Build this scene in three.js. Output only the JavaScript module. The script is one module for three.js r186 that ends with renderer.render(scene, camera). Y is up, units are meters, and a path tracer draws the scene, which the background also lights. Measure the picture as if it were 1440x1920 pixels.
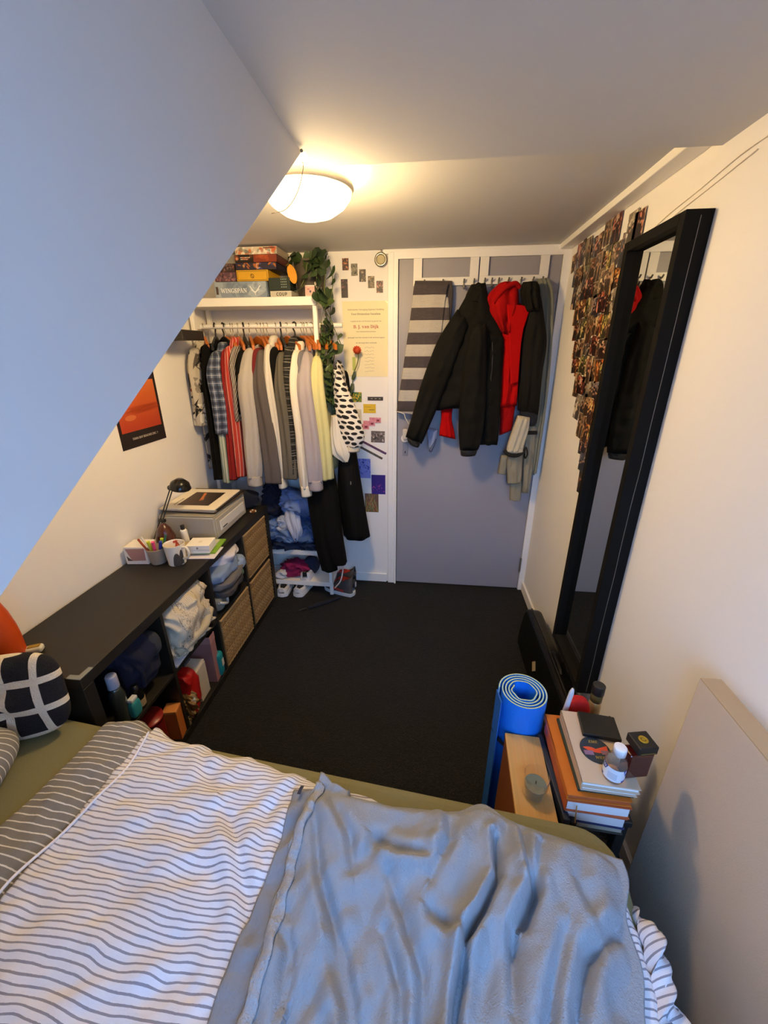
import * as THREE from 'three';
import { RoundedBoxGeometry } from 'three/addons/geometries/RoundedBoxGeometry.js';
import { mergeGeometries } from 'three/addons/utils/BufferGeometryUtils.js';
import { RectAreaLightUniformsLib } from 'three/addons/lights/RectAreaLightUniformsLib.js';

// ---------- camera, sky, daylight, exposure ----------
const scene = new THREE.Scene(), SKY = 15.5;
const camera = new THREE.PerspectiveCamera(2 * Math.atan(960 / 754.1) * 180 / Math.PI, 1440 / 1920, 0.02, 60);
camera.position.set(0, 1.565, 0);
camera.rotation.set(-21.754 * Math.PI / 180, 6.529 * Math.PI / 180, -0.21 * Math.PI / 180, 'YXZ');
scene.add(camera);
{ // overcast daylight sky (seen only by the window behind the camera): brightest overhead, dim ground below the horizon
  const w = 64, h = 32, d = new Float32Array(w * h * 4);
  for (let y = 0; y < h; y++) for (let x = 0; x < w; x++) { const e = ((y + 0.5) / h - 0.5) * Math.PI, k = e > 0 ? 0.55 + 0.45 * Math.sin(e) : 0.07, i = (y * w + x) * 4; d[i] = SKY * k * 0.31; d[i + 1] = SKY * k * 0.68; d[i + 2] = SKY * k * 1.42; d[i + 3] = 1; }
  const t = new THREE.DataTexture(d, w, h, THREE.RGBAFormat, THREE.FloatType); t.mapping = THREE.EquirectangularReflectionMapping; t.magFilter = THREE.LinearFilter; t.needsUpdate = true; scene.background = t;
}
RectAreaLightUniformsLib.init();
const daylight = new THREE.RectAreaLight(new THREE.Color().setRGB(0.24, 0.47, 1.0), 0.8, 0.9, 0.8);   // daylight in the window opening
daylight.position.set(0.16, 1.44, 0.42); daylight.lookAt(0.12, 0.9, -0.4);
scene.add(daylight);
const LAMP_AT = [-0.408, 2.0, -1.5], LAMP_POWER = 3.2, LAMP_COLOR = new THREE.Color().setRGB(1.0, 0.70, 0.34);
const renderer = new THREE.WebGLRenderer();
renderer.toneMapping = THREE.LinearToneMapping;
renderer.toneMappingExposure = 1.0;
renderer.shadowMap.enabled = true;

// ---------- helpers ----------
let seed = 7;
const rnd = (a = 1, b) => { seed = (seed * 1664525 + 1013904223) >>> 0; const r = seed / 4294967296; return b === undefined ? r * a : a + r * (b - a); };
const used = {};
function numbered(n) { used[n] = (used[n] ?? -1) + 1; return used[n] ? n + '_' + String(used[n]).padStart(3, '0') : n; }
const V = (x, y, z) => new THREE.Vector3(x, y, z);
function place(o, p, r) { if (p) o.position.set(...p); if (r) o.rotation.set(...r); return o; }
function thing(name, label, category, p, r, group) {
  const o = place(new THREE.Group(), p, r); o.name = numbered(name); o.userData = { label, category };
  if (group) o.userData.group = group;
  scene.add(o); return o;
}
function part(parent, name, geo, m, p, r, label) {
  const o = place(new THREE.Mesh(geo, m), p, r); o.name = name; o.castShadow = o.receiveShadow = true;
  if (label) o.userData.label = label;
  parent.add(o); return o;
}
function solo(name, label, category, geo, m, p, r, group) {
  const o = part(scene, numbered(name), geo, m, p, r); o.userData = { label, category };
  if (group) o.userData.group = group;
  return o;
}
function struct(name, geo, m, p, r) { const o = part(scene, name, geo, m, p, r); o.userData = { kind: 'structure' }; return o; }
function copy(src, label, p, r, group) {
  const o = src.clone(); o.name = numbered(src.name.replace(/_\d{3}$/, '')); o.userData = { ...src.userData, label };
  if (group) o.userData.group = group;
  place(o, p, r); scene.add(o); return o;
}
const mats = {};
function mat(c, rough = 0.8, o = {}) {
  const key = c + '|' + rough + '|' + Object.keys(o).map(k => k + (o[k]?.uuid ?? o[k])).join();
  return mats[key] ??= new (o.transmission || o.clearcoat || o.sheen || o.specularIntensity ? THREE.MeshPhysicalMaterial : THREE.MeshStandardMaterial)({ color: c, roughness: rough, side: THREE.DoubleSide, ...o });
}
function canvas(w, h, draw, o = {}) {
  const c = document.createElement('canvas'); c.width = w; c.height = h; const g = c.getContext('2d'); draw(g, w, h);
  const t = new THREE.CanvasTexture(c); t.colorSpace = THREE.SRGBColorSpace; t.wrapS = t.wrapT = THREE.RepeatWrapping; t.magFilter = THREE.LinearFilter;
  if (o.repeat) t.repeat.set(...o.repeat);
  return t;
}
const hash = (x, y, s) => { let n = (x * 374761393 + y * 668265263 + s * 974634541) | 0; n = Math.imul(n ^ (n >>> 13), 1274126177); return ((n ^ (n >>> 16)) >>> 0) / 4294967296; };
function vnoise(x, y, per, s) {          // value noise, periodic
  const xi = Math.floor(x), yi = Math.floor(y), fx = x - xi, fy = y - yi, w = t => t * t * (3 - 2 * t), m = v => ((v % per) + per) % per;
  const a = hash(m(xi), m(yi), s), b = hash(m(xi + 1), m(yi), s), c = hash(m(xi), m(yi + 1), s), d = hash(m(xi + 1), m(yi + 1), s);
  return a + (b - a) * w(fx) + (c - a) * w(fy) + (a - b - c + d) * w(fx) * w(fy);
}
function noiseTex(n, layers, lo, hi, rep, srgb) {   // layers [[cells, weight]...] -> grey or colour DataTexture
  const d = new Uint8Array(n * n * 4);
  for (let y = 0; y < n; y++) for (let x = 0; x < n; x++) {
    let v = 0, s = 0; layers.forEach(([c, w], k) => { v += w * vnoise(x / n * c, y / n * c, c, k + 3); s += w; }); v /= s;
    const i = (y * n + x) * 4; for (let k = 0; k < 3; k++) d[i + k] = 255 * (lo[k] + (hi[k] - lo[k]) * v); d[i + 3] = 255;
  }
  const t = new THREE.DataTexture(d, n, n); t.wrapS = t.wrapT = THREE.RepeatWrapping; t.magFilter = THREE.LinearFilter; if (srgb) t.colorSpace = THREE.SRGBColorSpace;
  t.repeat.set(rep, rep); t.needsUpdate = true; return t;
}
const G3 = [0, 0, 0], W3 = [1, 1, 1];
const fineBump = noiseTex(256, [[64, 1], [128, 1]], G3, W3, 2);
const clothBump = noiseTex(256, [[128, 1], [32, .5]], G3, W3, 6);
const fleeceBump = noiseTex(512, [[96, 1], [200, .8], [40, .6]], G3, W3, 2.2);
// geometry shorthands
const box = (w, h, d, r = 0.003, s = 2) => new RoundedBoxGeometry(w, h, d, s, Math.min(r, w / 2.05, h / 2.05, d / 2.05));
const bx = (w, h, d) => new THREE.BoxGeometry(w, h, d);
const cyl = (r1, r2, h, n = 24) => new THREE.CylinderGeometry(r1, r2, h, n);
const lathe = (pts, n = 32) => new THREE.LatheGeometry(pts.map(p => new THREE.Vector2(...p)), n);
const tube = (pts, r, n = 24, k = 8, closed = false) => new THREE.TubeGeometry(new THREE.CatmullRomCurve3(pts.map(p => V(...p)), closed, 'catmullrom', 0.5), n, r, k, closed);
const bar = (a, b, r, k = 8) => tube([a, [(a[0] + b[0]) / 2, (a[1] + b[1]) / 2, (a[2] + b[2]) / 2], b], r, 2, k);
const at = (g, x, y, z, rx = 0, ry = 0, rz = 0) => { g.applyMatrix4(new THREE.Matrix4().makeRotationFromEuler(new THREE.Euler(rx, ry, rz)).setPosition(x, y, z)); return g; };
const merge = gs => mergeGeometries(gs.map(g => { const q = g.index ? g.toNonIndexed() : g; for (const k of Object.keys(q.attributes)) if (!['position', 'normal', 'uv'].includes(k)) q.deleteAttribute(k); return q; }));
function ext(pts, d, bev = 0, holes = []) {           // extruded outline, depth along +z
  const s = new THREE.Shape(pts.map(p => new THREE.Vector2(...p)));
  for (const h of holes) s.holes.push(new THREE.Path(h.map(p => new THREE.Vector2(...p))));
  return new THREE.ExtrudeGeometry(s, { depth: d, bevelEnabled: bev > 0, bevelSize: bev, bevelThickness: bev, bevelSegments: 2, curveSegments: 12 });
}
function grid(nu, nv, f, uvf) {                         // open surface f(u,v) -> [x,y,z]
  const p = [], uv = [], ix = [];
  for (let j = 0; j <= nv; j++) for (let i = 0; i <= nu; i++) { const a = f(i / nu, j / nv); p.push(...a); uv.push(...(uvf ? uvf(i / nu, j / nv, a) : [i / nu, j / nv])); }
  for (let j = 0; j < nv; j++) for (let i = 0; i < nu; i++) { const a = j * (nu + 1) + i, b = a + 1, c = a + nu + 1, d = c + 1; ix.push(a, c, b, b, c, d); }
  const g = new THREE.BufferGeometry(); g.setAttribute('position', new THREE.Float32BufferAttribute(p, 3)); g.setAttribute('uv', new THREE.Float32BufferAttribute(uv, 2)); g.setIndex(ix); g.computeVertexNormals(); return g;
}
function sheet(nu, nv, f, th, uvf) {                    // closed cloth sheet of thickness th (rim included)
  const e = 1e-3, nrm = (u, v) => { const a = V(...f(Math.max(0, u - e), v)), b = V(...f(Math.min(1, u + e), v)), c = V(...f(u, Math.max(0, v - e))), d = V(...f(u, Math.min(1, v + e))); return d.sub(c).cross(b.sub(a)).normalize(); };
  const k = 5, nt = 2 * nu + 2;      // ring round u: top 0..nu, under nu+1..2nu+1
  const rows = [];
  for (let j = 0; j <= nv; j++) for (let s = 0; s < nt; s++) {
    const u = s <= nu ? s / nu : (2 * nu + 1 - s) / nu, v = j / nv, a = f(u, v), n = nrm(u, v), q = s <= nu ? 0 : -th; rows.push([a[0] + n.x * q, a[1] + n.y * q, a[2] + n.z * q, ...(uvf ? uvf(u, v, a) : [u, v])]);
  }
  const p = [], uv = [], ix = []; for (const r of rows) { p.push(r[0], r[1], r[2]); uv.push(r[3], r[4]); }
  for (let j = 0; j < nv; j++) for (let s = 0; s < nt; s++) { const a = j * nt + s, b = j * nt + (s + 1) % nt, c = a + nt, d = b + nt; ix.push(a, c, b, b, c, d); }
  for (const j of [0, nv]) for (let s = 0; s < nu; s++) { const a = j * nt + s, b = a + 1, c = j * nt + (2 * nu + 1 - s), d = c - 1; ix.push(a, b, c, b, d, c); }
  const g = new THREE.BufferGeometry(); g.setAttribute('position', new THREE.Float32BufferAttribute(p, 3)); g.setAttribute('uv', new THREE.Float32BufferAttribute(uv, 2)); g.setIndex(ix); g.computeVertexNormals(); return g;
}
const cr = (a, b, c, d, t) => 0.5 * ((2 * b) + (c - a) * t + (2 * a - 5 * b + 4 * c - d) * t * t + (3 * b - a - 3 * c + d) * t * t * t);
function interp(rows, t) {                              // smooth interpolation in a list of number rows
  const n = rows.length - 1, s = Math.min(n - 1e-9, Math.max(0, t * n)), i = Math.floor(s), q = s - i, g = k => rows[Math.max(0, Math.min(n, k))];
  return rows[0].map((_, k) => cr(g(i - 1)[k], g(i)[k], g(i + 1)[k], g(i + 2)[k], q));
}
// closed loft of upright cloth: rows [x, y, z, half width, half depth, turn?]; folds [count, size, phase, twist]
function loft(rows, o = {}) {
  const { n = 26, m = 36, folds = [], pow = 1, puff = 0, pitch = 0.09, seed: sd = 1, tilt = 0 } = o, p = [], uv = [], ix = [];
  for (let j = 0; j <= n; j++) {
    const r = interp(rows, j / n), [x, y, z, hx, hz] = r, a = r[5] || 0, t = j / n, q = puff ? 1 + puff * (Math.abs(Math.sin(Math.PI * y / pitch)) - 0.6) : 1, per = 2 * (hx + hz);
    for (let i = 0; i <= m; i++) {
      const th = i / m * 2 * Math.PI; let k = 1; for (const [c, s, ph = 0, tw = 0] of folds) k += s * (0.35 + 0.65 * t) * Math.sin(c * th + ph + tw * t + sd);
      k += 0.05 * (vnoise(i / m * 9, t * 7, 9, sd) - 0.5);
      const c = Math.cos(th), s = Math.sin(th), lx = Math.sign(c) * Math.abs(c) ** pow * hx * k * q, lz = Math.sign(s) * Math.abs(s) ** pow * hz * k * q;
      p.push(x + lx * Math.cos(a) - lz * Math.sin(a), y + tilt * lx, z + lx * Math.sin(a) + lz * Math.cos(a)); uv.push(i / m * per * 1.6, y);
    }
  }
  for (let j = 0; j < n; j++) for (let i = 0; i < m; i++) { const a = j * (m + 1) + i, b = a + 1, c = a + m + 1, d = c + 1; ix.push(a, b, c, b, d, c); }
  for (const j of [0, n]) { const base = j * (m + 1), c = p.length / 3, r = interp(rows, j / n); p.push(r[0], r[1] + (j ? 0.006 : 0), r[2]); uv.push(0, r[1]); for (let i = 0; i < m; i++) j ? ix.push(base + i, base + i + 1, c) : ix.push(base + i + 1, base + i, c); }
  const g = new THREE.BufferGeometry(); g.setAttribute('position', new THREE.Float32BufferAttribute(p, 3)); g.setAttribute('uv', new THREE.Float32BufferAttribute(uv, 2)); g.setIndex(ix); g.computeVertexNormals(); return g;
}
const mirrorWrap = (w, h) => [[-w / 2, -h / 2], [w / 2, -h / 2], [w / 2, h / 2], [-w / 2, h / 2]];
// print on the front of a thin card: a box whose front face carries its own uv; uv rect [u0,v0,u1,v1]
function card(w, h, t = 0.0012, r = [0, 0, 1, 1]) {
  const g = new THREE.BoxGeometry(w, h, t), uv = g.attributes.uv; for (let i = 0; i < uv.count; i++) uv.setXY(i, r[0] + (r[2] - r[0]) * uv.getX(i), r[1] + (r[3] - r[1]) * uv.getY(i)); return g;
}

// ---------- room ----------
const ZB = -2.542, XR = 0.694, XL = -1.363, HC = 2.077, HT = 2.037, ZT = -1.35, ZF = 0.46, XC = -0.352, SL = 0.655;
const slopeY = z => HT - SL * (z + 1.258);
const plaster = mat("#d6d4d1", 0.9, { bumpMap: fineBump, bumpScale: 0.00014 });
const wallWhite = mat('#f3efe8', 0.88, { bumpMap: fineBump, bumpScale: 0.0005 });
const gloss = mat('#f4f1ea', 0.42);
const carpetTex = canvas(1024, 1024, (g, w, h) => {
  g.fillStyle = '#131314'; g.fillRect(0, 0, w, h);
  for (let i = 0; i < 60000; i++) { const v = 6 + rnd(42); g.fillStyle = `rgb(${v},${v},${v})`; g.fillRect(rnd(w), rnd(h), 1 + rnd(3), 1 + rnd(3)); }
  for (let i = 0; i < 500; i++) { g.fillStyle = `rgba(150,140,125,${rnd(.1, .5)})`; g.fillRect(rnd(w), rnd(h), 1.5, 1 + rnd(3)); }
}, { repeat: [1.2, 1.2] });
const carpetBump = noiseTex(512, [[256, 1], [90, .6]], G3, W3, 1.6);
{ // uv in metres on the floor
  const g = bx(2.6, 0.12, 3.7), uv = g.attributes.uv; for (let i = 0; i < uv.count; i++) uv.setXY(i, uv.getX(i) * 2.6, uv.getY(i) * 3.7);
  struct('floor', g, mat('#ffffff', 1, { map: carpetTex, bumpMap: carpetBump, bumpScale: 0.006 }), [-0.33, -0.06, -0.9]);
}
const DL = -0.204, DR = 0.656, DH = 2.03;
struct('wall_back', merge([at(bx(DL - 0.05 + 1.5, 2.2, 0.14), (DL - 0.05 - 1.5) / 2, 1.1, ZB - 0.07), at(bx(DR - DL + 0.1, 0.17, 0.14), (DR + DL) / 2, DH + 0.035 + 0.085, ZB - 0.07), at(bx(0.2, 2.2, 0.14), DR + 0.05 + 0.1, 1.1, ZB - 0.07), at(bx(1.1, 2.2, 0.03), 0.22, 1.1, ZB - 0.155)]), wallWhite);  // last box: unseen slab added behind the door to block leaking sky light
struct('wall_right', bx(0.14, 2.2, 3.7), wallWhite, [XR + 0.07, 1.1, -0.9]);
struct('wall_left', bx(0.14, 2.2, 3.7), wallWhite, [XL - 0.07, 1.1, -0.9]);
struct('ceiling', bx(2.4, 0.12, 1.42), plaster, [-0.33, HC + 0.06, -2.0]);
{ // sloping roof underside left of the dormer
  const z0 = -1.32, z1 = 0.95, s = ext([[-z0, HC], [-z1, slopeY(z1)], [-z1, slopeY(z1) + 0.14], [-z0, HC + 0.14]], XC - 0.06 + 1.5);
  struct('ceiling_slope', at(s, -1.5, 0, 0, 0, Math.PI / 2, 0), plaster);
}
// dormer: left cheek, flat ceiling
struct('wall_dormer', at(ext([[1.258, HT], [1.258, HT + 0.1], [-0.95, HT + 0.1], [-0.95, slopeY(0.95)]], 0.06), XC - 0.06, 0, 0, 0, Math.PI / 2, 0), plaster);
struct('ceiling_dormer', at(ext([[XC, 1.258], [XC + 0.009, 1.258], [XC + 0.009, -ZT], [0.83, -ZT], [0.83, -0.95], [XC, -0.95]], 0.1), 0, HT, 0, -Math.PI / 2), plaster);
// boxed strip under the ceiling along the right wall and flat strip over the door
struct('trim_1', box(0.062, 0.05, 1.3, 0.003), gloss, [XR - 0.031, 2.053 + 0.025, -1.9]);
struct('trim_2', box(0.98, 0.022, 0.02, 0.003), gloss, [0.20, HC - 0.011, ZB + 0.008]);
// front wall with the window behind the camera
const WX0 = -0.335, WX1 = 0.68, WY0 = 0.92, WY1 = 1.98;
struct('wall_front', at(ext([[-1.5, 0], [0.83, 0], [0.83, 2.2], [-1.5, 2.2]], 0.12, 0, [[[WX0, WY0], [WX0, WY1], [WX1, WY1], [WX1, WY0]]]), 0, 0, ZF), wallWhite);
{ const w = new THREE.Group(); w.name = 'window_1'; w.userData = { kind: 'structure' }; w.position.set((WX0 + WX1) / 2, (WY0 + WY1) / 2, ZF + 0.05); scene.add(w);
  const W = WX1 - WX0, H = WY1 - WY0;
  part(w, 'window_frame', ext(mirrorWrap(W, H), 0.05, 0, [mirrorWrap(W - 0.1, H - 0.1)]), gloss, [0, 0, -0.025]);
  part(w, 'mullion', bx(0.04, H - 0.1, 0.04), gloss);
  for (const s of [-1, 1]) part(w, 'window_pane', bx((W - 0.1) / 2 - 0.02, H - 0.1, 0.004), mat('#ffffff', 0.02, { transmission: 1, thickness: 0, ior: 1.45 }), [s * ((W - 0.1) / 4 + 0.01), 0, 0.01]);
  part(w, 'window_sill', box(W + 0.1, 0.03, 0.14), gloss, [0, -H / 2 - 0.015, -0.08]);
}
// baseboards
struct('baseboard_back', box(DL - 0.07 - XL, 0.065, 0.014), gloss, [(XL + DL - 0.07) / 2, 0.0325, ZB + 0.007]);
struct('baseboard_right', box(0.014, 0.065, 2.6), gloss, [XR - 0.007, 0.0325, -1.24]);
struct('baseboard_left', box(0.014, 0.065, 3.2), gloss, [XL + 0.007, 0.0325, -0.95]);

// ---------- door ----------
{ const d = new THREE.Group(); d.name = 'door_1'; d.userData = { kind: 'structure' }; d.position.set(0, 0, ZB); scene.add(d);
  const grey = mat('#9a969a', 0.45, { bumpMap: fineBump, bumpScale: 0.0001 }), W = DR - DL, cx = (DR + DL) / 2;
  part(d, 'door_leaf', box(W - 0.003, DH - 0.008, 0.04, 0.002), grey, [cx, DH / 2 + 0.004, -0.012]);
  part(d, 'door_jamb', box(0.05, DH + 0.037, 0.15, 0.002), gloss, [DL - 0.027, (DH + 0.035) / 2, -0.057]);
  part(d, 'door_jamb', box(0.05, DH + 0.037, 0.15, 0.002), gloss, [DR + 0.0255, (DH + 0.035) / 2, -0.057]);
  part(d, 'door_head', box(W + 0.1, 0.037, 0.15, 0.002), gloss, [cx, DH + 0.0185, -0.0565]);
  part(d, 'architrave', box(0.034, 2.062, 0.026, 0.004), gloss, [DL - 0.042, 1.031, 0.008]);
  part(d, 'door_stop', box(0.012, DH, 0.02, 0.002), gloss, [DL - 0.007, DH / 2, 0.02]);
  for (const y of [1.51, 0.2]) { const h = part(d, 'hinge', cyl(0.007, 0.007, 0.1, 12), mat('#9b978f', 0.35, { metalness: 0.8 }), [DR - 0.004, y, 0.02]); part(h, 'hinge_plate', bx(0.03, 0.095, 0.003), mat('#8b877f', 0.4, { metalness: 0.7 }), [0.012, 0, -0.004]); }
  // white lever handle and its keyhole plate
  const hd = part(d, 'door_handle', tube([[-0.155, 1.056, 0.01], [-0.155, 1.056, 0.045], [-0.13, 1.053, 0.055], [-0.04, 1.045, 0.055]], 0.009, 20), mat('#f6f4ef', 0.25));
  part(hd, 'rose', cyl(0.024, 0.024, 0.01), mat('#eeeae2', 0.3), [-0.155, 1.056, 0.013], [Math.PI / 2, 0, 0]);
  const kp = part(d, 'lock_plate', box(0.034, 0.085, 0.006, 0.002), mat('#8d8a90', 0.35, { metalness: 0.3 }), [-0.152, 0.985, 0.01]);
  part(kp, 'keyhole', bx(0.006, 0.014, 0.001), mat('#1a1a1a', 0.6), [0, -0.018, 0.0035]);
}
// ---------- ceiling lamp ----------
{ const t = thing('ceiling_lamp', 'round ceiling lamp with glowing frosted glass bowl near the roof slope', 'lamp', [-0.408, HC, -1.5]);
  part(t, 'canopy', lathe([[0, 0], [0.075, 0], [0.08, -0.012], [0.05, -0.02], [0, -0.02]]), gloss);
  part(t, 'rim', lathe([[0.128, -0.034], [0.142, -0.03], [0.145, -0.04], [0.14, -0.05], [0.128, -0.048], [0.128, -0.034]], 48), mat('#e9dcc0', 0.4));
  part(t, 'glass_bowl', lathe([[0.138, -0.044], [0.134, -0.062], [0.115, -0.085], [0.08, -0.107], [0.04, -0.119], [0, -0.123]], 48), mat('#fff3dd', 0.5, { emissive: LAMP_COLOR.clone(), emissiveIntensity: 7 }));
  part(t, 'bulb', new THREE.SphereGeometry(0.03, 16, 12), mat('#fff6e6', 0.4, { emissive: LAMP_COLOR.clone(), emissiveIntensity: 6 }), [0, -0.06, 0]);
  const l = new THREE.PointLight(LAMP_COLOR, LAMP_POWER, 0, 2); l.castShadow = true; l.shadow.radius = 4; l.position.set(0, -0.07, 0); t.add(l);
}
// ---------- bed ----------
const BED = [0.445, 0, -0.63], BEDR = -5.5 * Math.PI / 180, BT = 0.55;
const bedWorld = (x, y, z) => { const c = Math.cos(BEDR), s = Math.sin(BEDR); return [BED[0] + x * c + z * s, y, BED[2] - x * s + z * c]; };
const rr = (x0, y0, x1, y1, r, n = 6) => { const p = []; for (const [cx, cy, a] of [[x1 - r, y0 + r, -90], [x1 - r, y1 - r, 0], [x0 + r, y1 - r, 90], [x0 + r, y0 + r, 180]]) for (let i = 0; i <= n; i++) { const t = (a + 90 * i / n) * Math.PI / 180; p.push([cx + r * Math.cos(t), cy + r * Math.sin(t)]); } return p; };
{ const t = thing('bed', 'single bed with an olive green fitted sheet along the window side', 'bed', BED, [0, BEDR, 0]);
  const sheetM = mat('#7f7952', 0.92, { bumpMap: clothBump, bumpScale: 0.0006 });
  const b = 0.028, o = rr(-1.79 + b, -0.012 + b, 0.012 - b, 0.9 - b, 0.06);
  part(t, 'mattress', at(ext(o.map(([x, y]) => [x, -y]), 0.22 - 2 * b, b), 0, BT - 0.22 + b, 0, -Math.PI / 2), sheetM);
  part(t, 'bed_frame', box(1.74, 0.1, 0.86, 0.01), mat('#2a2522', 0.6), [-0.9, 0.27, 0.45]);
  for (const [x, z] of [[-1.7, 0.06], [-0.06, 0.06], [-1.7, 0.84], [-0.06, 0.84]]) part(t, 'leg', box(0.06, 0.225, 0.06, 0.006), mat('#2a2522', 0.6), [x, 0.1125, z]);
}
const seg2 = (x, z, a, b) => { const dx = b[0] - a[0], dz = b[1] - a[1], t = Math.max(0, Math.min(1, ((x - a[0]) * dx + (z - a[1]) * dz) / (dx * dx + dz * dz))), ex = x - a[0] - t * dx, ez = z - a[1] - t * dz; return [Math.hypot(ex, ez), Math.sign(dx * ez - dz * ex), t]; };
// a crease: a narrow valley with a rounded ridge beside it
const crease = (x, z, l, w, deep, ridge) => { let d = 9, s = 1, f = 0, n = l.length - 1; for (let i = 0; i < n; i++) { const q = seg2(x, z, l[i], l[i + 1]); if (q[0] < d) { d = q[0]; s = q[1]; f = (i + q[2]) / n; } } const e = 0.35 + 0.65 * Math.sin(Math.PI * Math.min(1, Math.max(0, f * .9 + .05))); return e * (-deep * Math.exp(-((d / w) ** 2)) + ridge * Math.exp(-(((d * s - 2.1 * w) / (1.7 * w)) ** 2)) + .45 * ridge * Math.exp(-(((d * s + 2.3 * w) / (1.9 * w)) ** 2))); };
const nz = (x, z, f, s) => vnoise(x * f + 50, z * f + 50, 512, s) - 0.5;
const stripesTex = (base, line, n, wide) => canvas(512, 512, (g, w, h) => {
  g.fillStyle = base; g.fillRect(0, 0, w, h); const p = h / n;
  for (let i = 0; i < n; i++) for (let x = 0; x < w; x += 2) { g.fillStyle = line; g.fillRect(x, i * p + p / 2 - wide / 2 + rnd(-.6, .6), 2, wide + rnd(-.8, .8)); }
  for (let i = 0; i < 9000; i++) { g.fillStyle = `rgba(${rnd() < .5 ? '255,255,255' : '90,80,80'},0.06)`; g.fillRect(rnd(w), rnd(h), 3, 1); }
});
const duvetM = mat('#ffffff', 0.95, { map: stripesTex('#f1eef2', '#9a96a0', 8, 17), bumpMap: clothBump, bumpScale: 0.0005 });
const duvetBackM = mat('#ffffff', 0.95, { map: stripesTex('#85817b', '#e6e1d8', 8, 11), bumpMap: clothBump, bumpScale: 0.0005 });
const STP = 0.088;     // eight stripes
const dLines = [[[[-0.880, 0.144], [-0.818, 0.197], [-0.762, 0.262], [-0.706, 0.334]], 0.011, 0.012, 0.016], [[[-1.016, 0.199], [-0.923, 0.218], [-0.849, 0.160]], 0.014, 0.007, 0.008], [[[-1.134, 0.379], [-1.008, 0.339], [-0.882, 0.279]], 0.02, 0.006, 0.007], [[[-1.162, 0.180], [-1.046, 0.141], [-0.920, 0.091]], 0.018, 0.006, 0.008], [[[-0.732, 0.042], [-0.775, 0.135], [-0.745, 0.219]], 0.012, 0.008, 0.011], [[[-1.023, 0.016], [-0.983, 0.069], [-0.921, 0.112]], 0.013, 0.007, 0.01], [[[-0.627, -0.008], [-0.670, 0.095], [-0.714, 0.188]], 0.012, 0.006, 0.01], [[[-1.185, 0.305], [-1.080, 0.286], [-0.976, 0.298]], 0.016, 0.005, 0.006]];
const duvetTop = (x, z) => BT + 0.026 + 0.014 * nz(x, z, 7, 1) + 0.014 * nz(x * 1.3 + z, z * 1.3, 17, 2) + 0.007 * nz(x, z * 1.5, 38, 3) + dLines.reduce((s, [l, w, d, r]) => s + crease(x, z, l, w, d, r), 0);
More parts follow.
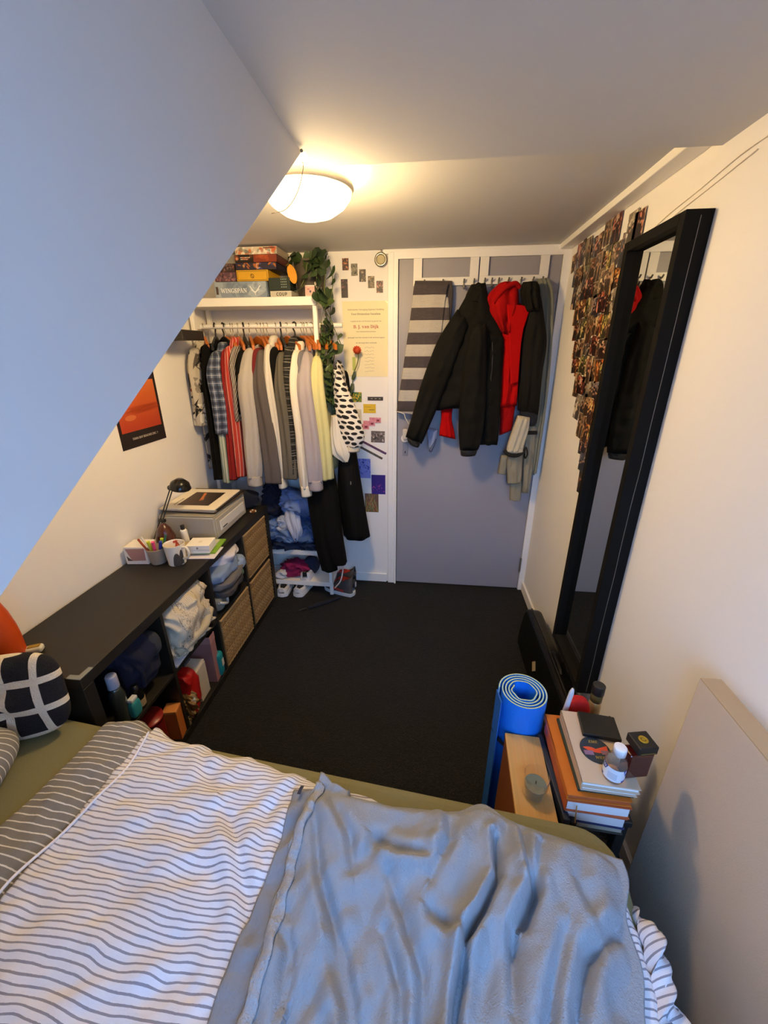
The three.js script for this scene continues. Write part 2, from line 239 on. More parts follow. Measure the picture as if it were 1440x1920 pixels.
{ const t = thing('duvet', 'white duvet with thin grey stripes spread over the bed', 'duvet', BED, [0, BEDR, 0]);
  const farEdge = x => interp([[-0.036], [-0.008], [-0.004], [0.004], [0.014], [0.036], [0.046], [0.07], [0.08], [0.09], [0.10], [0.12], [0.14], [0.14]], (x + 1.235) / 1.43)[0] + 0.005 * Math.sin(x * 37);
  part(t, 'cover', sheet(230, 120, (u, v) => {
    const x = -1.205 + 1.30 * u, z0 = farEdge(x), z = z0 + (0.62 - z0) * v ** 1.15; let y = duvetTop(x, z);
    const e = Math.min(1, (z - z0) / 0.04); y -= (x < -0.65 ? 0.03 : 0.012) * (1 - e) ** 2; if (z < 0.02) y = Math.min(y, BT + 0.017 + z * .2); if (x > -0.03) y -= 2.6 * (x + 0.03) ** 1.25; 
    return [x - (x > 0.0 ? x * 0.42 : 0) + (x > 0.005 ? 0.010 * Math.sin(z * 55) * Math.min(1, x * 30) : 0), x > -.64 ? Math.min(y, BT + 0.014 + (x > -.03 ? -.001 - 2.6 * Math.max(0, x + .0) ** 1.25 : 0)) : y, z];
  }, 0.012, (u, v, a) => [a[0], (a[2] + 0.045 * a[0] + 0.003 * Math.sin(a[0] * 23) + 0.008 * nz(a[0], a[2], 14, 61) + 0.004 * nz(a[0], a[2], 34, 62)) / STP]), duvetM);
  // the end folded back: a soft roll that shows the grey side
  part(t, 'turned_down_end', sheet(60, 120, (u, v) => {
    const z = -0.034 + 0.008 * Math.sin(u * 9) + 0.65 * v, w = 0.165 + 0.008 * Math.sin(v * 9), x = -1.362 + w * u + 0.01 * Math.sin(v * 6) - .01 * v, k = Math.sin(Math.PI * Math.min(1, u * 1.06));
    return [x, BT + 0.006 + 0.022 * k ** 0.35 + 0.012 * nz(x, z, 24, 5) * k + 0.004 * nz(x, z, 60, 6) - (v < 0.06 ? 0.035 * (1 - v / 0.06) ** 2 : 0), z];
  }, 0.01, (u, v, a) => [a[0], (a[2] + 0.05 * a[0] + 0.004 * nz(a[0], a[2], 30, 63)) / (STP * 1.45)]), duvetBackM, null, null, 'grey underside with thin white stripes');
  // the foot end bunched up against the mattress end
  for (const [x0, y0, r, ph] of [[0.004, BT - 0.001, 0.017, 0], [0.026, BT - 0.022, 0.016, 2]]) { const g = tube(Array.from({ length: 16 }, (_, i) => { const v = i / 15; return [x0 + 0.012 * Math.sin(v * 13 + ph), y0 + 0.010 * Math.sin(v * 17 + ph * 2) - (v < .08 ? .03 * (1 - v / .08) : 0), 0.135 + 0.5 * v]; }), r, 120, 18), p = g.attributes.position, uv = g.attributes.uv;
    for (let i = 0; i < p.count; i++) { const z = p.getZ(i), k = 0.006 * Math.sin(z * 90 + uv.getY(i) * 12.566 + ph) + 0.004 * Math.sin(z * 190 + uv.getY(i) * 18.85); p.setX(i, p.getX(i) + k * .7); p.setY(i, p.getY(i) + k); uv.setXY(i, uv.getY(i), (z + 0.05 * uv.getY(i)) / STP); } g.computeVertexNormals(); part(t, 'bunched_end', g, duvetM); }
  part(t, 'hem', tube(Array.from({ length: 14 }, (_, i) => { const v = i / 13, z = 0.012 + 0.57 * v, x = -1.194 + 0.008 * Math.sin(v * 9) + 0.01 * Math.sin(v * 6) - 0.01 * v; return [x, duvetTop(-1.19, Math.max(z, 0.0)) + 0.003, z]; }), 0.003, 80, 8), mat('#ece8ec', 0.95), null, null, 'white hem of the fold');
}
// fleece blanket
const bLines = [
  [[[-0.266, 0.092], [-0.263, 0.166], [-0.296, 0.229], [-0.323, 0.269], [-0.335, 0.341], [-0.343, 0.434], [-0.356, 0.570]], 0.008, 0.026, 0.022], [[[-0.204, 0.051], [-0.203, 0.142], [-0.194, 0.171], [-0.220, 0.228]], 0.010, 0.020, 0.02],
  [[[-0.660, 0.127], [-0.610, 0.232], [-0.554, 0.300], [-0.498, 0.380], [-0.448, 0.516]], 0.012, 0.015, 0.013], [[[-0.474, 0.203], [-0.434, 0.261], [-0.393, 0.324], [-0.384, 0.434]], 0.012, 0.013, 0.012],
  [[[-0.015, 0.174], [-0.068, 0.205], [-0.118, 0.251], [-0.149, 0.313], [-0.165, 0.417]], 0.013, 0.016, 0.014], [[[-0.465, 0.286], [-0.425, 0.350], [-0.405, 0.444]], 0.011, 0.011, 0.011], [[[-0.386, 0.246], [-0.350, 0.261], [-0.314, 0.258]], 0.010, 0.012, 0.013],
  [[[-0.515, 0.148], [-0.463, 0.163], [-0.400, 0.157]], 0.011, 0.010, 0.013], [[[-0.170, 0.083], [-0.192, 0.166], [-0.240, 0.243], [-0.247, 0.342]], 0.012, 0.014, 0.014], [[[-0.560, 0.326], [-0.509, 0.385], [-0.479, 0.463]], 0.012, 0.012, 0.012],
  [[[-0.152, 0.229], [-0.184, 0.302], [-0.206, 0.374], [-0.219, 0.520]], 0.012, 0.011, 0.011], [[[-0.629, 0.096], [-0.567, 0.159], [-0.547, 0.212]], 0.011, 0.009, 0.012], [[[-0.086, 0.074], [-0.108, 0.136], [-0.089, 0.199]], 0.014, 0.008, 0.012], [[[-0.674, 0.283], [-0.623, 0.346], [-0.593, 0.461]], 0.012, 0.012, 0.012], [[[-0.368, 0.059], [-0.358, 0.121], [-0.391, 0.194]], 0.012, 0.009, 0.013]];
const fleece = mat('#94979c', 1, { bumpMap: fleeceBump, bumpScale: 0.0016, sheen: 0.6, sheenRoughness: 0.8, sheenColor: new THREE.Color(0.3, 0.31, 0.33) });
const blTop = (x, z) => BT + 0.046 + 0.022 * nz(x, z, 6, 21) + 0.024 * nz(x * 1.2 + z * .9, z * .5, 15, 22) + 0.013 * nz(x * 1.3 + z * .5, z * .6, 29, 24) + 0.005 * nz(x, z, 46, 23) + bLines.reduce((s, [l, w, d, r]) => s + 1.35 * crease(x, z, l, w * .85, d, r), 0);
const blEdge = x => interp([[0.03], [0.052], [0.060], [0.063], [0.056], [0.050], [0.040], [0.012], [0.034], [0.044], [0.05], [0.058], [0.066]], (x + 0.685) / 0.68)[0];
{ const t = thing('blanket', 'rumpled grey blue fleece blanket thrown over the foot of the bed', 'blanket', BED, [0, BEDR, 0]);
  part(t, 'fleece', sheet(240, 170, (u, v) => {
    const xl = interp([[-0.682], [-0.69], [-0.683], [-0.672], [-0.67], [-0.675]], v)[0] + 0.004 * Math.sin(v * 40), xr = interp([[-0.004], [-0.022], [-0.034], [-0.04], [-0.042], [-0.04]], v)[0] + 0.006 * Math.sin(v * 25);
    const x = xl + (xr - xl) * u, z0 = blEdge(x), z = z0 + (0.62 - z0) * v; let y = blTop(x, z);
    const e = Math.min(1, v * 0.6 / 0.03), q = Math.min(1, (x - xl) / 0.03), r = Math.min(1, (xr - x) / 0.10); y -= 0.03 * (1 - e) ** 2 + 0.02 * (1 - q) ** 2 + 0.05 * (1 - r) ** 2;
    return [x, Math.max(y, x < -0.6 ? Math.max(duvetTop(x, z) + 0.014, BT + 0.026) : BT + 0.026), z];
  }, 0.009, (u, v, a) => [a[0] * 2.2, a[2] * 2.2]), fleece);
  part(t, 'hem', sheet(10, 120, (u, v) => { const z = 0.06 + 0.55 * v, x0 = interp([[-0.682], [-0.688], [-0.678], [-0.669], [-0.67], [-0.675]], v)[0]; const x = x0 + 0.022 * u + 0.002 * Math.sin(v * 60); return [x, Math.max(blTop(x, z), duvetTop(x, z) + 0.014, BT + .03) + 0.003 + 0.005 * Math.sin(Math.PI * u) + 0.001 * Math.sin(v * 150), z]; }, 0.006, (u, v, a) => [a[0] * 2, a[2] * 2]), mat('#a5a6a9', 1, { bumpMap: fleeceBump, bumpScale: 0.003 }), null, null, 'pale ribbed hem');
  part(t, 'under_layer', sheet(14, 60, (u, v) => { const z = 0.075 + 0.5 * v, x = -0.735 + 0.07 * u + 0.01 * Math.sin(v * 7) + .035 * v; return [x, duvetTop(x, z) + 0.012 - 0.006 * (1 - u), z]; }, 0.006, (u, v, a) => [a[0], a[2]]), mat('#878990', 1, { bumpMap: fleeceBump, bumpScale: 0.0016 }), null, null, 'second layer showing beside the hem');
  part(t, 'care_tag', sheet(4, 4, (u, v) => { const x = -0.715 + 0.008 * u, z = 0.075 + 0.022 * v; return [x, duvetTop(x, z) + 0.022, z]; }, 0.001), mat('#2c2f45', 0.8));
}
// pillows at the head end
function pillowGeo(hx, hy, hz, sd, p = 0.62) {
  return grid(64, 40, (u, v) => { const a = u * 2 * Math.PI, b = (v - 0.5) * Math.PI, c = Math.cos(a), s = Math.sin(a), f = (q, e) => Math.sign(q) * Math.abs(q) ** e, cb = Math.max(0, Math.cos(b)) ** 0.55;
    const x = hx * f(c, p) * cb, z = hz * f(s, p) * cb, y = hy * f(Math.sin(b), 0.9) * (1 - 0.55 * Math.abs(f(c, p) * f(s, p)) ** 2); const k = 1 + 0.05 * nz(x * 2, z * 2, 6, sd); return [x * k, y * (1 + 0.25 * nz(x, z, 14, sd)), z * k]; }, (u, v, a) => [a[0], (a[2] + 0.15 * a[0]) / (STP * 1.6)]);
}
{ const t = thing('pillow', 'grey pillow with thin white stripes at the head of the bed', 'pillow', [-1.18, BT + 0.066, -0.50], [0.05, 0.42, -0.08]);
  part(t, 'pillow_case', pillowGeo(0.185, 0.066, 0.15, 31), duvetBackM);
}
{ const gridTex = canvas(512, 512, (g, w, h) => { g.fillStyle = '#12121a'; g.fillRect(0, 0, w, h); for (let i = 0; i < 9000; i++) { g.fillStyle = `rgba(60,60,80,${rnd(.3)})`; g.fillRect(rnd(w), rnd(h), 2, 2); }
    g.fillStyle = '#e8dcc6'; for (const q of [60, 190, 320, 450]) { g.fillRect(q, 0, 30, h); g.fillRect(0, q, w, 30); } for (let i = 0; i < 4000; i++) { g.fillStyle = 'rgba(150,130,110,.15)'; g.fillRect(rnd(w), rnd(h), 2, 2); } });
  const t = thing('cushion', 'black cushion with a cream grid pattern beside the shelf unit', 'cushion', [-1.165, 0.668, -0.722], [-0.22, 0.2, 0.16]);
  const g = pillowGeo(0.175, 0.05, 0.125, 41, 0.5), uv = g.attributes.uv, ps = g.attributes.position; for (let i = 0; i < uv.count; i++) uv.setXY(i, ps.getX(i) / 0.32 + .5, ps.getZ(i) / 0.32 + .5);
  g.rotateX(Math.PI / 2); part(t, 'cushion_cover', g, mat('#ffffff', 0.95, { map: gridTex, bumpMap: fleeceBump, bumpScale: 0.003 }));
}
// beige board standing at the foot of the bed
{ const linen = mat('#d2bea6', 0.85, { bumpMap: clothBump, bumpScale: 0.0004 });
  const t = thing('foot_board', 'tall beige board standing against the right wall at the foot of the bed', 'board', [0.642, 0, -0.24], null);
  part(t, 'board_face', box(0.042, 0.886, 1.07, 0.005), linen, [0, 0.443, 0]);
  part(t, 'edge_band', box(0.0435, 0.004, 1.06, 0.0015), mat('#b99d78', 0.6), [0, 0.886, 0]);
}

// ---------- low black shelf unit, two rows of four ----------
const SX0 = XL, SX1 = -0.989, SZ0 = -0.807, SZ1 = -2.253, SH = 0.673, SMID = 0.345;
const DIV = [-1.178, -1.53, -1.882];
{ const t = thing('shelf_unit', 'low black brown shelf unit of two rows by four along the left wall', 'shelf unit', [(SX0 + SX1) / 2, 0, (SZ0 + SZ1) / 2]);
  const grain = noiseTex(256, [[4, .2], [128, 1]], [40, 36, 32], [52, 47, 41], 1, true); grain.repeat.set(1, 12);
  const bl = mat('#1f1b15', 0.5, { bumpMap: fineBump, bumpScale: 0.0002 }), D = SX1 - SX0 - 0.016, L = SZ0 - SZ1, cz = (SZ0 + SZ1) / 2, cx = 0.004;
  part(t, 'top_panel', box(D, 0.04, L, 0.002), bl, [cx, SH - 0.02, 0]);
  part(t, 'bottom_panel', box(D, 0.04, L, 0.002), bl, [cx, 0.02, 0]);
  for (const s of [-1, 1]) part(t, 'side_panel', box(D, SH - 0.08, 0.04, 0.002), bl, [cx, SH / 2, s * (L / 2 - 0.02)]);
  for (const z of DIV) part(t, 'divider', box(D - 0.004, SH - 0.08, 0.016, 0.001), bl, [cx, SH / 2, z - cz]);
  const zs = [SZ0 - 0.04, ...DIV, SZ1 + 0.04];
  for (let i = 0; i < 4; i++) part(t, 'shelf', box(D - 0.006, 0.016, zs[i] - zs[i + 1] - 0.016, 0.001), bl, [cx, SMID, (zs[i] + zs[i + 1]) / 2 - cz]);
  part(t, 'back_panel', bx(0.006, SH - 0.02, L - 0.02), bl, [-D / 2 + 0.003, SH / 2, 0]);
  const g = part(t, 'corner_guard', bx(0.045, 0.0025, 0.016), mat('#cfd2cc', 0.15, { transmission: 0.7, thickness: 0 }), [D / 2 - 0.016, SH + 0.0015, L / 2 - 0.006], null, 'clear corner guard');
  part(g, 'guard_side', bx(0.016, 0.0025, 0.045), mat('#cfd2cc', 0.15, { transmission: 0.7, thickness: 0 }), [0.015, 0.0002, -0.02]);
}
// ---------- soft lumps of cloth ----------
function lump(hx, hy, hz, sd, o = {}) {                  // closed rounded body with folds
  const { p = 0.6, amp = 0.12, f = 12, nu = 40, nv = 26, cr: crx = 0 } = o, e = (q, k) => Math.sign(q) * Math.abs(q) ** k;
  return grid(nu, nv, (u, v) => { const a = u * 2 * Math.PI, b = (v - 0.5) * Math.PI, cb = Math.abs(Math.cos(b)) ** p; const x = e(Math.cos(a), p) * cb, z = e(Math.sin(a), p) * cb, y = e(Math.sin(b), p);
    const rg = 1 - 2 * Math.abs(nz(x * hx * 1.6 + y * hy * 1.1, z * hz * 1.6 - y * hy * .9, f * 1.5, sd + 7)) * 2; const k = 1 + amp * (2 * nz(x * hx + y * .05, z * hz + y * hy, f, sd) + nz(x * hx * 2 + y * hy, z * hz, f * 2.3, sd + 1) + (o.ridge ?? .5) * rg) + crx * Math.sin(7 * y + 3 * x + sd); return [x * hx * k, y * hy * (1 + amp * nz(x * hx, z * hz, f, sd + 2) * 2), z * hz * k]; }, (u, v, a) => [a[0] * 3 + a[1] * 2, a[2] * 3 + a[1]]);
}
const cloth = (c, o = {}) => mat(c, 0.95, { bumpMap: clothBump, bumpScale: 0.0008, ...o });
// ---------- things on the shelf top ----------
const dark = mat('#161514', 0.4), T0 = SH;
{ const t = thing('bottle', 'orange bottle with a tapered shoulder on the near end of the shelf unit', 'bottle', [-1.285, T0, -0.862]);
  part(t, 'body', lathe([[0, 0], [0.044, 0], [0.049, 0.006], [0.049, 0.075], [0.047, 0.11], [0.04, 0.16], [0.03, 0.2], [0.018, 0.235], [0.014, 0.25], [0.014, 0.262], [0, 0.262]]), mat('#c8490f', 0.42));
  part(t, 'cap', lathe([[0, 0], [0.016, 0], [0.016, 0.028], [0.012, 0.034], [0, 0.034]]), mat('#2a2a2a', 0.5), [0, 0.262, 0]);
}
{ const t = thing('soap_tin', 'small white and gold case beside the orange bottle', 'case', [-1.232, T0 + 0.011, -0.90], [0, 0.5, 0]);
  part(t, 'case_body', box(0.05, 0.022, 0.03, 0.009, 4), mat('#d9d3c4', 0.35));
  part(t, 'gold_inlay', box(0.032, 0.003, 0.016, 0.001), mat('#b6912c', 0.25, { metalness: 0.7 }), [0.002, 0.0115, 0]);
}
{ const face = canvas(256, 256, (g, w, h) => { g.fillStyle = '#efe6da'; g.fillRect(0, 0, w, h); g.fillStyle = '#b98679'; g.beginPath(); g.moveTo(14, 20); g.lineTo(242, 14); g.lineTo(236, 200); g.lineTo(70, 206); g.fill(); g.fillStyle = '#5b4a45'; g.beginPath(); g.moveTo(14, 130); g.lineTo(80, 206); g.lineTo(20, 206); g.fill(); });
  const t = thing('gift_box', 'white cube carton with dusty pink sides at the wall end of the shelf top', 'box', [-1.295, T0 + 0.0425, -1.512], [0, 0.12, 0]);
  part(t, 'carton', box(0.1, 0.085, 0.085, 0.002), mat('#efe8dd', 0.7));
  part(t, 'front_print', card(0.096, 0.081, 0.001), mat('#ffffff', 0.6, { map: face }), [0, 0, 0.0432]);
  part(t, 'side_print', card(0.081, 0.081, 0.001), mat('#ffffff', 0.6, { map: face }), [0.0507, 0, 0], [0, Math.PI / 2, 0]);
}
{ const t = thing('pen_cup', 'grey tapered cup holding pens and markers', 'cup', [-1.208, T0, -1.50]);
  part(t, 'cup_body', lathe([[0, 0], [0.031, 0], [0.033, 0.004], [0.042, 0.072], [0.043, 0.076], [0.039, 0.076], [0.03, 0.008], [0, 0.008]]), mat('#a2907b', 0.75));
  const pens = [['marker', '#e8447c', [0.004, 0.02], [0.16, -0.10], 'pink'], ['marker', '#2f3b9a', [0.02, 0.008], [0.1, -0.28], 'blue'], ['highlighter', '#b9d321', [0.012, -0.012], [-0.05, -0.22], 'lime'], ['highlighter', '#c7d63a', [-0.006, 0.01], [0.2, 0.08], 'yellow green'], ['pen', '#efe9df', [-0.012, -0.004], [0.12, 0.36], 'white'], ['pen', '#2b6e58', [0.022, -0.006], [-0.1, -0.3], 'green'], ['pencil', '#b7512c', [-0.016, 0.012], [0.3, 0.24], 'rust red']];
  for (const [n, c, [x, z], [rx, rz], cn] of pens) { const q = thing(n, `${cn} ${n} standing in the grey tapered cup`, n, [-1.208 + x * .55, T0 + 0.012, -1.50 + z * .55], [rx, 0, rz]); const L = n === 'pencil' ? 0.13 : n === 'pen' ? 0.125 : 0.105, r = n === 'marker' || n === 'highlighter' ? 0.0065 : 0.0042;
    part(q, 'barrel', at(cyl(r, r, L * .68, 10), 0, L * .34, 0), mat(c, 0.45)); part(q, 'cap', at(cyl(r * 1.12, r * 1.15, L * .34, 10), 0, L * .84, 0), mat(n === 'marker' && cn === 'pink' ? '#f0568a' : c, 0.35)); }
}
{ const tex = canvas(512, 256, (g, w, h) => { g.fillStyle = '#eee4d0'; g.fillRect(0, 0, w, h);
    const cxs = [70, 240, 410]; for (const cx of cxs) { g.fillStyle = '#4d4a46'; g.beginPath(); g.ellipse(cx, 178, 40, 26, 0, 0, 7); g.fill(); g.beginPath(); g.ellipse(cx + 42, 166, 20, 18, 0, 0, 7); g.fill(); for (const q of [-28, -12, 12, 26]) g.fillRect(cx + q, 192, 11, 36); g.lineWidth = 7; g.strokeStyle = '#4d4a46'; g.beginPath(); g.moveTo(cx + 56, 170); g.quadraticCurveTo(cx + 70, 195, cx + 62, 218); g.stroke();
      g.strokeStyle = '#b9432e'; g.lineWidth = 5; for (let k = 0; k < 9; k++) { const a = k * .7; g.beginPath(); g.moveTo(cx + 60, 56); g.lineTo(cx + 60 + 28 * Math.cos(a), 56 + 26 * Math.sin(a)); g.stroke(); } }
    g.fillStyle = '#6f7f4a'; for (let i = 0; i < 400; i++) g.fillRect(rnd(w), 222 + rnd(30), 2, 7); g.fillStyle = '#8c8478'; for (let i = 0; i < 60; i++) g.fillRect(rnd(w), 10 + rnd(14), 12, 3); }, { repeat: [1, 1] });
  const t = thing('mug', 'cream mug printed with elephants and red leaves', 'mug', [-1.118, T0, -1.50], [0, -0.2, 0]);
  part(t, 'cup_body', lathe([[0, 0.004], [0.034, 0], [0.037, 0.003], [0.0375, 0.01], [0.044, 0.095], [0.0455, 0.1], [0.043, 0.1], [0.04, 0.094], [0.034, 0.012], [0, 0.01]], 40), mat('#ffffff', 0.3, { map: tex }));
  part(t, 'handle', tube([[0.04, 0.086, 0], [0.066, 0.088, 0], [0.076, 0.066, 0], [0.066, 0.04, 0], [0.04, 0.03, 0]], 0.0055, 24, 10), mat('#eee4d0', 0.3));
}
{ const t = thing('paper_stack', 'papers and a green notebook under the small white carton', 'papers', [-1.05, T0, -1.635], [0, 0.12, 0]);
  part(t, 'sheet_of_paper', box(0.16, 0.003, 0.12, 0.001), mat('#d9d3d8', 0.8), [-0.012, 0.0015, 0.03]);
  part(t, 'notebook', box(0.11, 0.008, 0.15, 0.001), mat('#7aa62d', 0.6), [0.0, 0.007, -0.03]);
  part(t, 'booklet', box(0.1, 0.005, 0.14, 0.001), mat('#cfc7b2', 0.7), [-0.02, 0.0135, -0.02]);
  const c = thing('phone_box', 'small white lidded carton with a tiny grey logo beside the mug', 'box', [-1.062, T0 + 0.0163, -1.612], [0, 0.16, 0]);
  part(c, 'carton_base', box(0.106, 0.018, 0.09, 0.002), mat('#efeade', 0.5), [0, 0.009, 0]);
  part(c, 'lid', box(0.108, 0.022, 0.092, 0.002), mat('#f5f0e5', 0.45), [0, 0.0295, 0]);
  part(c, 'logo', new THREE.CircleGeometry(0.005, 16), mat('#8d8780', 0.4), [0, 0.028, 0.0463]);
  part(c, 'lid_mark', box(0.016, 0.0006, 0.022, 0.0002), mat('#e2dccf', 0.5), [0, 0.0406, 0]);
}
{ const t = thing('lotion_tube', 'slim white tube with a dark cap in front of the grey drawer box', 'tube', [-1.165, T0, -1.66], [0.03, 0, 0.05]);
  part(t, 'body', lathe([[0, 0], [0.015, 0], [0.0165, 0.004], [0.0165, 0.088], [0.012, 0.096], [0, 0.096]]), mat('#efe9dd', 0.4));
  part(t, 'cap', lathe([[0, 0], [0.0095, 0], [0.0095, 0.022], [0, 0.024]]), mat('#1f1d1c', 0.4), [0, 0.096, 0]);
  const b = thing('dish', 'small cream dish behind the mug', 'dish', [-1.118, T0, -1.59]);
  part(b, 'bowl', lathe([[0, 0], [0.025, 0], [0.036, 0.03], [0.038, 0.05], [0.035, 0.05], [0.03, 0.028], [0.02, 0.006], [0, 0.006]]), mat('#c9b68f', 0.5));
  const j = thing('jar', 'dark red brown jar behind the pen cup', 'jar', [-1.245, T0, -1.625]);
  part(j, 'body', lathe([[0, 0], [0.04, 0], [0.045, 0.01], [0.044, 0.07], [0.03, 0.11], [0.012, 0.135], [0, 0.137]]), mat('#4a1a0c', 0.25, { clearcoat: 0.6 }));
}
{ const t = thing('desk_lamp', 'black desk lamp with a small dome shade leaning along the wall', 'lamp', [-1.305, T0, -1.592]);
  part(t, 'base', lathe([[0, 0], [0.045, 0], [0.045, 0.008], [0.03, 0.014], [0, 0.016]]), dark);
  for (const s of [-1, 1]) part(t, 'arm', bar([s * 0.007, 0.012, 0], [0.05 + s * 0.007, 0.27, -0.165], 0.0028), dark);
  part(t, 'joint', at(cyl(0.009, 0.009, 0.03, 14), 0.025, 0.13, -0.08, 0, 0, Math.PI / 2), dark);
  part(t, 'head_joint', new THREE.SphereGeometry(0.014, 16, 12), dark, [0.045, 0.272, -0.162]);
  const h = part(t, 'lamp_shade', lathe([[0, 0.045], [0.02, 0.043], [0.042, 0.025], [0.05, 0], [0.047, 0], [0.039, 0.023], [0.018, 0.039], [0, 0.041]], 32), mat('#12110f', 0.18), [0.09, 0.272, -0.172], [0.1, 0, -0.25]);
  part(h, 'rim', at(new THREE.TorusGeometry(0.049, 0.002, 8, 32), 0, 0, 0, Math.PI / 2), dark);
}
{ const t = thing('drawer_box', 'grey plastic drawer box with a white front panel on the shelf unit', 'box', [-1.206, T0, -1.925], [0, 0.03, 0]);
  const pl = mat('#a9a294', 0.5);
  part(t, 'case', box(0.29, 0.122, 0.375, 0.008, 3), pl, [0, 0.063, 0]);
  part(t, 'front_bezel', box(0.008, 0.1, 0.345, 0.003), mat('#b8b1a2', 0.45), [0.146, 0.062, 0]);
  const f = part(t, 'white_panel', box(0.006, 0.052, 0.29, 0.002), mat('#e6e2da', 0.4), [0.15, 0.062, -0.004]);
  part(f, 'slot', box(0.002, 0.006, 0.05, 0.0005), mat('#2b2b2b', 0.5), [0.0032, -0.016, 0.1]);
  part(t, 'lid', box(0.286, 0.006, 0.37, 0.002), mat('#9f998b', 0.5), [0, 0.127, 0]);
  let y = T0 + 0.131; const cover = canvas(512, 512, (g, w, h) => { g.fillStyle = '#efe4cd'; g.fillRect(0, 0, w, h); const gr = g.createLinearGradient(0, 130, 0, 400); gr.addColorStop(0, '#4a3323'); gr.addColorStop(1, '#281a12'); g.fillStyle = gr; g.fillRect(88, 110, 336, 300); for (let i = 0; i < 50; i++) { g.strokeStyle = `rgba(${190 + rnd(50) | 0},${90 + rnd(50) | 0},40,.25)`; g.lineWidth = 3 + rnd(6); g.beginPath(); g.moveTo(190 + rnd(60), 250 + rnd(40)); g.quadraticCurveTo(280, 230 + rnd(40), 400, 200 + rnd(30)); g.stroke(); } g.fillStyle = '#2a2018'; g.font = 'bold 30px sans-serif'; g.fillText('ANASTASIA', 90, 92); });
  const lps = [['#3a2f28', 'dark brown record sleeve, lowest of the pile on the drawer box'], ['#57483c', 'brown record sleeve, second from the bottom of the pile'], ['#d2c6b0', 'cream edged record sleeve, third in the pile on the drawer box'], ['#2d2622', 'black record sleeve right under the topmost white one'], ['#efe4cd', 'white record sleeve with a dark picture, topmost of the pile']];
  lps.forEach(([c, l], i) => { const q = thing('record_sleeve', l, 'record', [-1.206 + (i % 2 ? .006 : -.004), y, -1.938 + (i === 3 ? -.012 : i * .004)], [0, (i - 2) * 0.02, 0], 'record sleeves on the drawer box'); y += 0.0052; part(q, 'sleeve', box(0.29, 0.005, 0.315, 0.001), mat(c, 0.6), [0, 0.0025, 0]); if (i === 4) part(q, 'cover_print', card(0.315, 0.288, 0.0006), mat('#ffffff', 0.5, { map: cover }), [0, 0.0053, 0], [-Math.PI / 2, 0, Math.PI / 2]); });
}
{ const t = thing('jeans', 'folded dark blue trousers at the far end of the shelf unit', 'trousers', [-1.18, T0 + 0.058, -2.19], [0, 0.2, 0]);
  part(t, 'folded_cloth', lump(0.15, 0.058, 0.05, 51, { amp: 0.12, f: 14 }), cloth('#161a28'));
  const b = thing('bead_bracelet', 'small amber bead bracelet on the shelf beside the drawer box', 'bracelet', [-1.036, T0, -2.14]);
  for (let i = 0; i < 9; i++) { const a = i / 9 * 6.28; part(b, 'bead', new THREE.SphereGeometry(0.006, 12, 8), mat(i % 3 ? '#8a4d1c' : '#d8c7a5', 0.25), [0.016 * Math.cos(a), 0.006, 0.016 * Math.sin(a)]); }
}

// ---------- baskets in the shelf unit: woven front of separate strands ----------
function basket(name, label, z0, z1, y0, y1, tip, groupName) {
  const w = z0 - z1, h = y1 - y0, t = thing(name, label, 'basket', [-1.135, y0, (z0 + z1) / 2], [0, 0, tip], groupName), base = mat('#8a6c44', 0.85), st = [mat('#b08e5e', 0.8), mat('#a27f50', 0.8), mat('#98764a', 0.8)];
  part(t, 'basket_shell', merge([at(bx(0.28, 0.006, w), 0, 0.003, 0), at(bx(0.005, h, w), -0.138, h / 2, 0), at(bx(0.005, h, w), 0.136, h / 2, 0), at(bx(0.28, h, 0.005), 0, h / 2, w / 2 - 0.003), at(bx(0.28, h, 0.005), 0, h / 2, -w / 2 + 0.003)]), base);
  const n = 22, g = [0, 1].map(ph => tube(Array.from({ length: 25 }, (_, i) => [0.0022 * ((i + ph) % 2 ? 1 : -1), 0, (i / 24 - .5) * w * .985]), 0.0034, 48, 6));
  for (let i = 0; i < n; i++) part(t, 'woven_strand', g[i % 2], st[(i * 5 + (i >> 1)) % 3], [0.141, 0.008 + (h - 0.016) * i / (n - 1), 0]);
  for (let i = 0; i < 12; i++) part(t, 'upright_strand', cyl(0.0022, 0.0022, h - 0.006, 6), base, [0.1405, h / 2, (((i * 2 + 1) / 24) - .5) * w * .985]);
  const cs = [[0.14, h, w / 2 - .004], [0.14, h, -w / 2 + .004], [-0.138, h, -w / 2 + .004], [-0.138, h, w / 2 - .004]]; part(t, 'rim', merge([...cs.map((c, i) => bar(c, cs[(i + 1) % 4], 0.0055)), ...cs.map(c => at(new THREE.SphereGeometry(0.0055, 8, 6), ...c))]), st[0]);
  return t;
}
basket('wicker_basket', 'woven tan basket in the upper far cell of the shelf unit', -1.9, -2.195, SMID + 0.01, 0.625, 0, 'woven baskets in the shelf unit');
basket('wicker_basket', 'woven tan basket in the lower far cell of the shelf unit', -1.9, -2.195, 0.042, 0.325, 0, 'woven baskets in the shelf unit');
basket('wicker_basket', 'woven tan basket in the lower cell under the pile of shirts', -1.546, -1.866, 0.042, 0.325, 0, 'woven baskets in the shelf unit');

